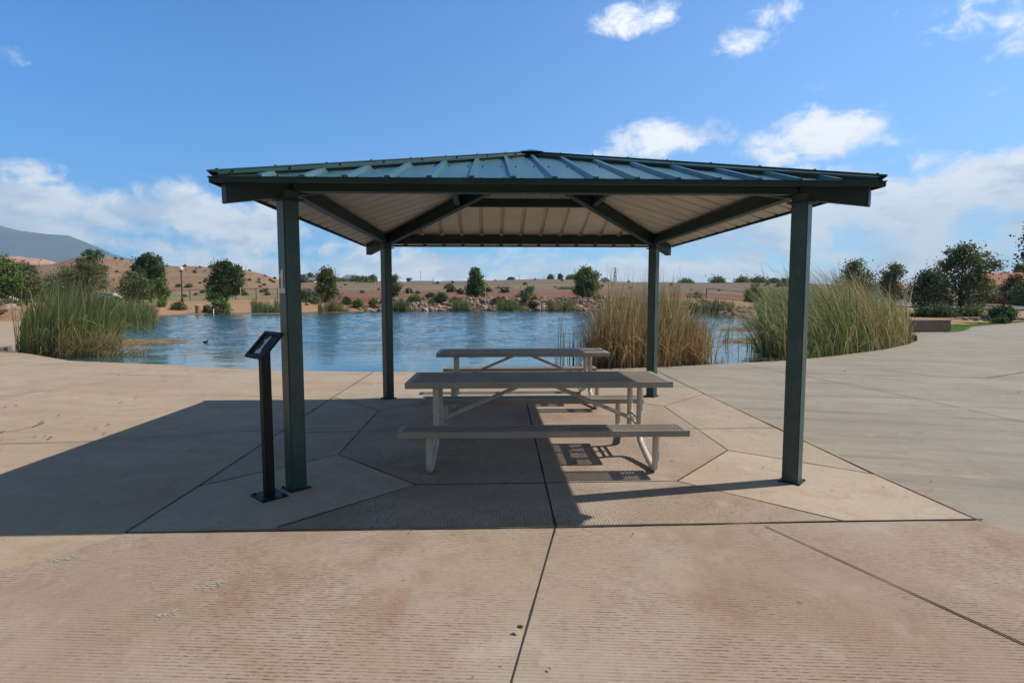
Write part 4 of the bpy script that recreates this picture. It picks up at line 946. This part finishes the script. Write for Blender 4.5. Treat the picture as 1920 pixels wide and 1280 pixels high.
mb = MB(); mb.box((-.07,-.07,-.2),(.05,.07,.68)); mb.build('shaft', M['lamp'], mk); mb = MB(); mb.box((.051,-.07,0),(.10,.07,.6)); mb.build('side_strip', M['globe'], mk); mb = MB(); mb.box((-.12,-.1,.682),(.12,.1,.74)); mb.build('cap', M['lamp'], mk)
def fence(label, pts, ph, step):
    x0, y0 = pts[0]; f = empty('wire_fence', (x0, y0, zg(x0, y0)), 0, label, 'fence'); o = f.location.copy(); mbr = MB(); ps = []
    for a, b in zip(pts, pts[1:]):
        n_ = max(1, int(math.dist(a, b) / step))
        for k in range(n_): ps.append((a[0] + (b[0]-a[0])*k/n_, a[1] + (b[1]-a[1])*k/n_))
    ps.append(pts[-1]); tops = []
    for p in ps:
        q = Vector((*p, zg(*p))) - o; mb = MB(); mb.tube([q - Vector((0,0,.3)), q + Vector((0,0,ph))], .07, 6); mb.build('post', M['fence'], f); tops.append(q)
    for a, b in zip(tops, tops[1:]):
        for h in (ph - .05, ph*.5, .12): mbr.tube([a + Vector((0,0,h)), b + Vector((0,0,h))], .045 if h > ph*.9 else .02, 5)
    mbr.build('rail', M['fence'], f)
fence('dark wire fence crossing behind the lamp post on the left bank', [gxy(312, 98), gxy(400, 97), gxy(480, 100), gxy(520, 103)], 1.9, 3.0)
fence('dark wire fence along the right hand red bank', [gxy(1325, 88), gxy(1400, 88), gxy(1480, 90), gxy(1560, 92)], 1.6, 3.2)
for px, Y, ty, lab in [(704, 84, 529, 'pale yellow tree stake left of the far left post'), (759, 90, 531, 'left of two pale yellow stakes right of the far left post'), (767.5, 90, 529, 'right of two pale yellow stakes right of the far left post'),
                       (910, 87, 527.5, 'white stake at the right side of the upright conifer'), (451, 80, 539, 'thin pale stake right of the dark spreading tree')]:
    x, y = gxy(px, Y); z = zg(x, y); mb = MB(); h_ = at(px, ty, Y).z - z; mb.tube([(0,0,-.2),(0,0,h_*.97),(0,0,h_)], [.055,.05,.02], 6); mb.tube([(-.06,0,h_*.7),(.06,0,h_*.7)], .03, 5); o = mb.build('tree_stake', M['stake']); o.location = (x, y, z); tag(o, lab, 'stake', 'stakes on the far bank')
# pylon and poles on the skyline
x, y = gxy(1153, 700); z = zg(x, y); H = at(1153, 501.5, 700).z - z; py_ = empty('power_pylon', (x, y, z), .4, 'lattice power pylon on the skyline above the dry brown reeds', 'pylon')
mb = MB(); bw, tw = 3.4, .5
def pc(s, t_): w = bw + (tw - bw) * min(1, t_ * 1.15); return Vector((s[0]*w, s[1]*w, H*t_))
cor = [(-1,-1),(1,-1),(1,1),(-1,1)]
for k, s in enumerate(cor):
    mb.bar(pc(s, 0) - Vector((0,0,1)), pc(s, .87), .35, .35, (0,1,0)); mb.bar(pc(s, .87), pc(s, 1), .3, .3, (0,1,0)); s2 = cor[(k+1) % 4]
    for i in range(7): a_, b_ = i/8, (i+1)/8; mb.bar(pc(s, a_), pc(s2, b_), .18, .18, (.3,.4,1)); mb.bar(pc(s2, a_), pc(s, b_), .18, .18, (.3,.4,1))
mb.build('lattice_tower', M['steelgrey'], py_)
mb = MB()
for t_ in (.72, .83, .94): mb.bar((-3.8, 0, H*t_), (3.8, 0, H*t_), .3, .35)
mb.build('cross_arm', M['steelgrey'], py_)
for px, ty, Y, lab in [(789, 508, 330, 'tall thin utility pole on the skyline right of the far left post'), (812, 522, 318, 'short pole on the skyline left of centre'), (1020, 519, 318, 'thin pole on the skyline over the red slope'), (1127, 513, 330, 'thin pole left of the power pylon'), (1641, 512, 200, 'thin pole between the two right ragged trees'), (974, 517, 318, 'thin pole on the brown mound skyline')]:
    x, y = gxy(px, Y); z = zg(x, y); h_ = at(px, ty, Y).z - z; mb = MB(); mb.tube([(0,0,-1),(0,0,h_)], [.16,.10], 6); mb.bar((-.7,0,h_*.93),(.7,0,h_*.93),.14,.14); o = mb.build('utility_pole', M['steelgrey']); o.location = (x, y, z); tag(o, lab, 'pole', 'poles on the skyline')
def car(label, px, Y, rz):
    x, y = gxy(px, Y); c = empty('parked_car', (x, y, zg(x, y) + .02), rz, label, 'car')
    sec = [(-2.2,.45,.85),(-2.1,.35,.95),(-1.3,.3,1.0),(-.8,.3,1.42),(.6,.3,1.45),(1.2,.3,1.0),(2.0,.32,.85),(2.25,.45,.7)]; mb = MB(); vs = []
    for xx, lo, hi in sec: w = .86; tw_ = .66 if hi > 1.2 else .8; vs += [(xx,-w,lo),(xx,w,lo),(xx,w,min(hi,.9)),(xx,tw_,hi),(xx,-tw_,hi),(xx,-w,min(hi,.9))]
    fs = [(i*6+k, i*6+(k+1)%6, (i+1)*6+(k+1)%6, (i+1)*6+k) for i in range(len(sec)-1) for k in range(6)] + [tuple(range(6)), tuple(range(42, 48))]
    mb.add(vs, fs); mb.build('body', M['whitewall'], c)
    mb = MB()
    for s in (-1, 1): mb.box((-.85, s*.80-.02, .98), (.75, s*.80+.02, 1.32))
    mb.build('side_window', M['darkglass'], c)
    for a in (-1.35, 1.4):
        for s in (-.82, .82): mb = MB(); mb.tube([(a, s-.1, .33), (a, s+.1, .33)], .33, 14); mb.build('wheel', M['black'], c)
car('white parked car on the hillside above the olive bushy tree', 207, 118, .15)
car('white car glimpsed behind the trees at the left picture edge', 5, 85, .1)

# ------------------------------------------------------------------ duck, litter, weed
x, y, _ = gp(385, 642, ZW)
mb = MB(); mb.tube(smooth_path([(-.24,0,.11),(-.18,0,.08),(-.05,0,.06),(.10,0,.06),(.17,0,.12),(.19,0,.20),(.20,0,.25),(.25,0,.26),(.32,0,.24)], 4),
    [.012 + v for v in np.interp(np.linspace(0, 8, 33), range(9), [.0,.05,.10,.095,.05,.032,.045,.04,.006])], 10)
o = mb.build('duck', M['duck'], smooth=True); o.location = (x, y, ZW - .005); o.scale = (.42,)*3; o.rotation_euler = (0, 0, .2); tag(o, 'small dark duck swimming right of the left green cattails', 'duck')
lf = []
for i in range(3):
    bm = bmesh.new(); rr = random.Random(i); pts = [(-.5,0,0),(-.2,.28,.10),(.15,.25,.14),(.5,0,.02),(.15,-.25,.12),(-.2,-.26,.05)]
    vs = [bm.verts.new((a, b + rr.uniform(-.05,.05), c + rr.uniform(0,.1))) for a, b, c in pts]; cv = bm.verts.new((0, 0, -.0))
    for k in range(6): bm.faces.new((vs[k], vs[(k+1) % 6], cv))
    me = bpy.data.meshes.new('dry_leaf'); bm.to_mesh(me); bm.free(); me.materials.append(M['deadleaf']); lf.append(me)
LP = [(78,792),(180,805),(196,815),(203,798),(5,812),(4,825),(66,821),(85,820),(95,823),(228,755),(255,747),(770,1000),(1187,1005),(352,688),(350,695),(222,705),(10,765),(30,762),(620,900),(628,905),(800,885),(736,946),(1346,880),(1432,878),(1726,830),(1745,906),(1560,922),(1656,917),(1260,867),(1584,697),(1910,737),(1030,1259),(890,860),(905,855),(110,780)]
for i, (a, b) in enumerate(LP):
    p = gp(a, b); o = bpy.data.objects.new('dry_leaf', lf[i % 3]); C.objects.link(o); s = r.uniform(.025, .05) * (1.4 if b < 830 else .55); o.location = (p.x, p.y, .015); o.scale = (s, s, s); o.rotation_euler = (r.uniform(-.2,.2), r.uniform(-.2,.2), r.uniform(0, 6))
    tag(o, 'dead brown leaf lying on the concrete paving', 'leaf', 'dead leaves on the paving')
for i, (a, b, sx, sy, rz, lab) in enumerate([(118,1050,.055,.022,.5,'faint green paint mark nearest the left picture edge'), (400,1099,.06,.03,.7,'pale green paint mark in the middle of the left raked slab'), (310,1153,.065,.028,.75,'whitest paint mark on the left raked slab, lowest of three')]):
    p = gp(a, b); bm = bmesh.new(); rr = random.Random(60+i)
    for k in range(26):
        t_ = rr.uniform(-1, 1); cx_, cy_ = t_*sx + rr.gauss(0, .01), rr.gauss(0, .75)*sy; q = rr.uniform(.003, .011); n0 = rr.uniform(0, 6)
        q *= 1.1; bm.faces.new([bm.verts.new((cx_ + q*rr.uniform(.6,1.2)*math.cos(n0+j*1.047), cy_ + q*.6*rr.uniform(.6,1.2)*math.sin(n0+j*1.047), .0004*k/10)) for j in range(6)])
    me = bpy.data.meshes.new('paint_mark'); bm.to_mesh(me); bm.free(); me.materials.append(M['chalk']); o = bpy.data.objects.new('paint_mark', me); C.objects.link(o); o.location = (p.x, p.y, .0075); o.rotation_euler = (0, 0, rz); tag(o, lab, 'paint mark')
p = gp(975, 1188); V, Q, _ = crown(.003, .014, .024, 'mound', 10, 80, .010, .004, 400); o = from_np('weed', V, Q, None, [M['bright']]); o.location = (p.x, p.y, .006); tag(o, 'tiny green weed growing in the front paving joint', 'weed')

# ------------------------------------------------------------------ mountain and far hill
def massif(name, prof, Y, depth, m, seed, base=-40, amp=.12):
    r_ = np.random.default_rng(seed); xs = np.linspace(prof[0][0], prof[-1][0], 160); ys = np.interp(xs, [p[0] for p in prof], [p[1] for p in prof])
    V = []; NJ = 26
    ph = r_.uniform(0, 6, 8)
    for j in range(NJ + 1):
        t = j / NJ; f = 1 - abs(2*t - 1) ** 1.25; yy = Y + depth*(t - .5)
        for px, py in zip(xs, ys):
            top = CAMH + (560 - py) / F * Y; xw = (px - 960) / F * Y
            rid = sum(math.sin(xw/Y*(14 + 9*k) + ph[k] + 2.5*t*(k % 3)) / (k + 1.5) for k in range(7))
            V.append((xw, yy + depth*.03*rid, base + (top - base) * f * (1 + amp * rid * (1 - f))))
    n = len(xs); q = [(j*n+i, j*n+i+1, (j+1)*n+i+1, (j+1)*n+i) for j in range(NJ) for i in range(n-1)]
    me = bpy.data.meshes.new(name); me.from_pydata(V, [], q); return tag(link(name, me, None, [m], True), kind='structure')
massif('mountain', [(-300,430),(-180,395),(-80,410),(0,421),(40,432),(90,438),(125,440),(150,450),(185,461),(215,473),(250,484),(310,495),(400,510),(520,535)], 5000, 2900, M['mountain'], 3, -2)
massif('far_hill', [(-500,500),(-200,488),(0,483),(20,480),(45,480),(60,483),(90,485),(105,490),(130,498),(160,510)], 1500, 500, M['pinkhill'], 4, -2, .2)

def haze_mat():
    m = bpy.data.materials.new('thin_air'); m.use_nodes = True; t = m.node_tree; t.nodes.clear(); nt = NT(t); out = t.nodes.new('ShaderNodeOutputMaterial')
    v = nt.n('ShaderNodeVolumePrincipled', {'Color': (.52, .78, 1.0), 'Density': 1.5e-4, 'Anisotropy': 0.0}).outputs[0]; t.links.new(v, out.inputs['Volume']); return m
mb = MB(); mb.box((-6900, -6900, -6), (6900, 6900, 1000)); hz = mb.build('haze', haze_mat()); tag(hz, 'thin bluish summer haze over the desert', 'haze', kind='stuff')

# ------------------------------------------------------------------ sky, sun
SUN = Vector((0.695, 0.155, 0.72)).normalized()
el = math.asin(SUN.z); az = math.atan2(SUN.x, SUN.y)
sd = bpy.data.lights.new('sun', 'SUN'); sd.energy = 5.0; sd.angle = math.radians(.53); sd.color = (1, .945, .86)
so = bpy.data.objects.new('sun', sd); C.objects.link(so); so.rotation_euler = SUN.to_track_quat('Z', 'Y').to_euler()
w = bpy.data.worlds.new('World'); scene.world = w; w.use_nodes = True; wt = w.node_tree; wt.nodes.clear(); nt = NT(wt)
sky = nt.n('ShaderNodeTexSky', sky_type='NISHITA', sun_disc=False, sun_elevation=el, sun_rotation=az, altitude=900, air_density=1.0, dust_density=0.6, ozone_density=1.6).outputs[0]
dirv = nt.n('ShaderNodeTexCoord').outputs['Generated']; ds = nt.n('ShaderNodeSeparateXYZ', {0: dirv}).outputs
elv = nt.math('ARCSINE', ds[2]); azv = nt.math('ARCTAN2', ds[0], ds[1])
def pxdir(px, py):
    d = ray(px, py).normalized(); return math.atan2(d.x, d.y), math.asin(d.z)
CL = [ # px, py, rx, ry, weight
 (40,400,190,66,1.6),(215,405,110,48,1.5),(350,408,140,58,1.5),(470,425,160,62,1.4),(90,330,60,24,.62),(20,325,70,22,.6),(300,455,420,50,.9),(620,470,220,60,.75),
 (1265,262,130,38,1.1),(1440,283,75,45,1.1),(1540,250,115,44,1.2),(1650,262,60,20,.6),(1205,30,85,26,.75),(1250,10,40,26,.6),(1400,75,50,20,.6),(1465,28,55,24,.72),(1790,50,85,34,.85),(1800,10,110,24,.8),(1905,30,40,45,.75),(1900,92,45,16,.6),
 (1535,157,32,9,.45),(1862,175,28,9,.42),(1760,300,90,20,.6),(1600,325,70,16,.6),(1500,320,40,14,.55),(1850,355,190,60,1.5),(1700,405,240,75,1.4),(1480,430,260,62,1.1),(1130,290,90,12,.5),(25,100,34,14,.5),(1000,440,420,60,.6),(1900,430,240,70,.9),(2250,300,260,120,1.0),(-350,380,260,90,1.0),(2300,60,200,90,.8)]
wn = nt.noise(nt.scale(dirv, 1, 1, 1.6), 9.0, 2, .5)
field = None
for (px, py, rx, ry, wgt) in CL:
    a0, e0 = pxdir(px, py); k = math.cos(a0)**1.2
    dx = nt.math('MULTIPLY', nt.math('SUBTRACT', azv, a0), F / rx * .92 / max(k, .55)); dy = nt.math('MULTIPLY', nt.math('SUBTRACT', elv, e0), F / ry)
    q = nt.math('ADD', nt.math('MULTIPLY', dx, dx), nt.math('MULTIPLY', dy, dy))
    b = nt.math('MULTIPLY', nt.math('SUBTRACT', 1.0, nt.math('POWER', q, .75)), wgt)
    field = b if field is None else nt.math('MAXIMUM', field, b)
field = nt.math('MAXIMUM', field, -4.0)
# low cloud deck along the front horizon, thinned behind camera to darken shade
deck = nt.math('MULTIPLY_ADD', nt.smooth(elv, .20, .03), 2.5, -1.5); deck = nt.math('ADD', deck, nt.math('MULTIPLY', nt.smooth(ds[1], .2, -.2), -1.6)); field = nt.math('MAXIMUM', field, deck)
n_a = nt.noise(nt.scale(dirv, 1, 1, 1.7), 7.0, 9, .58, .25); n_b = nt.noise(nt.scale(dirv, 1, 1, 1.4), 24.0, 8, .66, .6)
dens = nt.math('ADD', field, nt.math('ADD', nt.math('MULTIPLY', nt.math('SUBTRACT', n_a, .52), 3.4), nt.math('MULTIPLY', nt.math('SUBTRACT', n_b, .5), 2.3)))
alpha = nt.math('MULTIPLY', nt.smooth(dens, .0, 1.15), .97)
shade = nt.smooth(nt.math('ADD', nt.noise(nt.vmath('ADD', nt.scale(dirv, 1, 1, 2.6), (0, 0, .13)), 8.0, 7, .6), nt.math('MULTIPLY', elv, .35)), .42, .60)
ccol = nt.mix(shade, (.56, .64, .76), (.93, .93, .94))
low = nt.smooth(elv, .13, .02); ccol = nt.mix(nt.math('MULTIPLY', low, .4), ccol, (.60, .685, .80))
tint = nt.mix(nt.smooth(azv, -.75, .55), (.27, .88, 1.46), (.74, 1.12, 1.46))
tint = nt.mix(nt.smooth(ds[1], .60, .10), tint, (.50, .49, .48))      # unseen sky behind and beside the camera dimmed, made neutral to darken shade
tint = nt.mix(nt.smooth(elv, .52, .9), tint, (.44, .50, .56))          # upper sky out of view also toned down, so shade turns less blue
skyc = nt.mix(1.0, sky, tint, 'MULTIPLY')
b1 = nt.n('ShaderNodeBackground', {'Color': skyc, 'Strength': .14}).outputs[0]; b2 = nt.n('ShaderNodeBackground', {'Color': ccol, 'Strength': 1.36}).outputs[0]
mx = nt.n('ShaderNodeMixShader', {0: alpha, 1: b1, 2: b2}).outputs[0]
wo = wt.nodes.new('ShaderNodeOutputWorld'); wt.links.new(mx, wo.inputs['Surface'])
w.cycles.sampling_method = 'MANUAL'; w.cycles.sample_map_resolution = 512
scene.view_settings.view_transform = 'Standard'; scene.view_settings.look = 'None'; scene.view_settings.exposure = 0.1; scene.view_settings.gamma = 1.0
scene.cycles.max_bounces = 6; scene.cycles.diffuse_bounces = 3; scene.cycles.glossy_bounces = 3; scene.cycles.transmission_bounces = 3; scene.cycles.transparent_max_bounces = 4
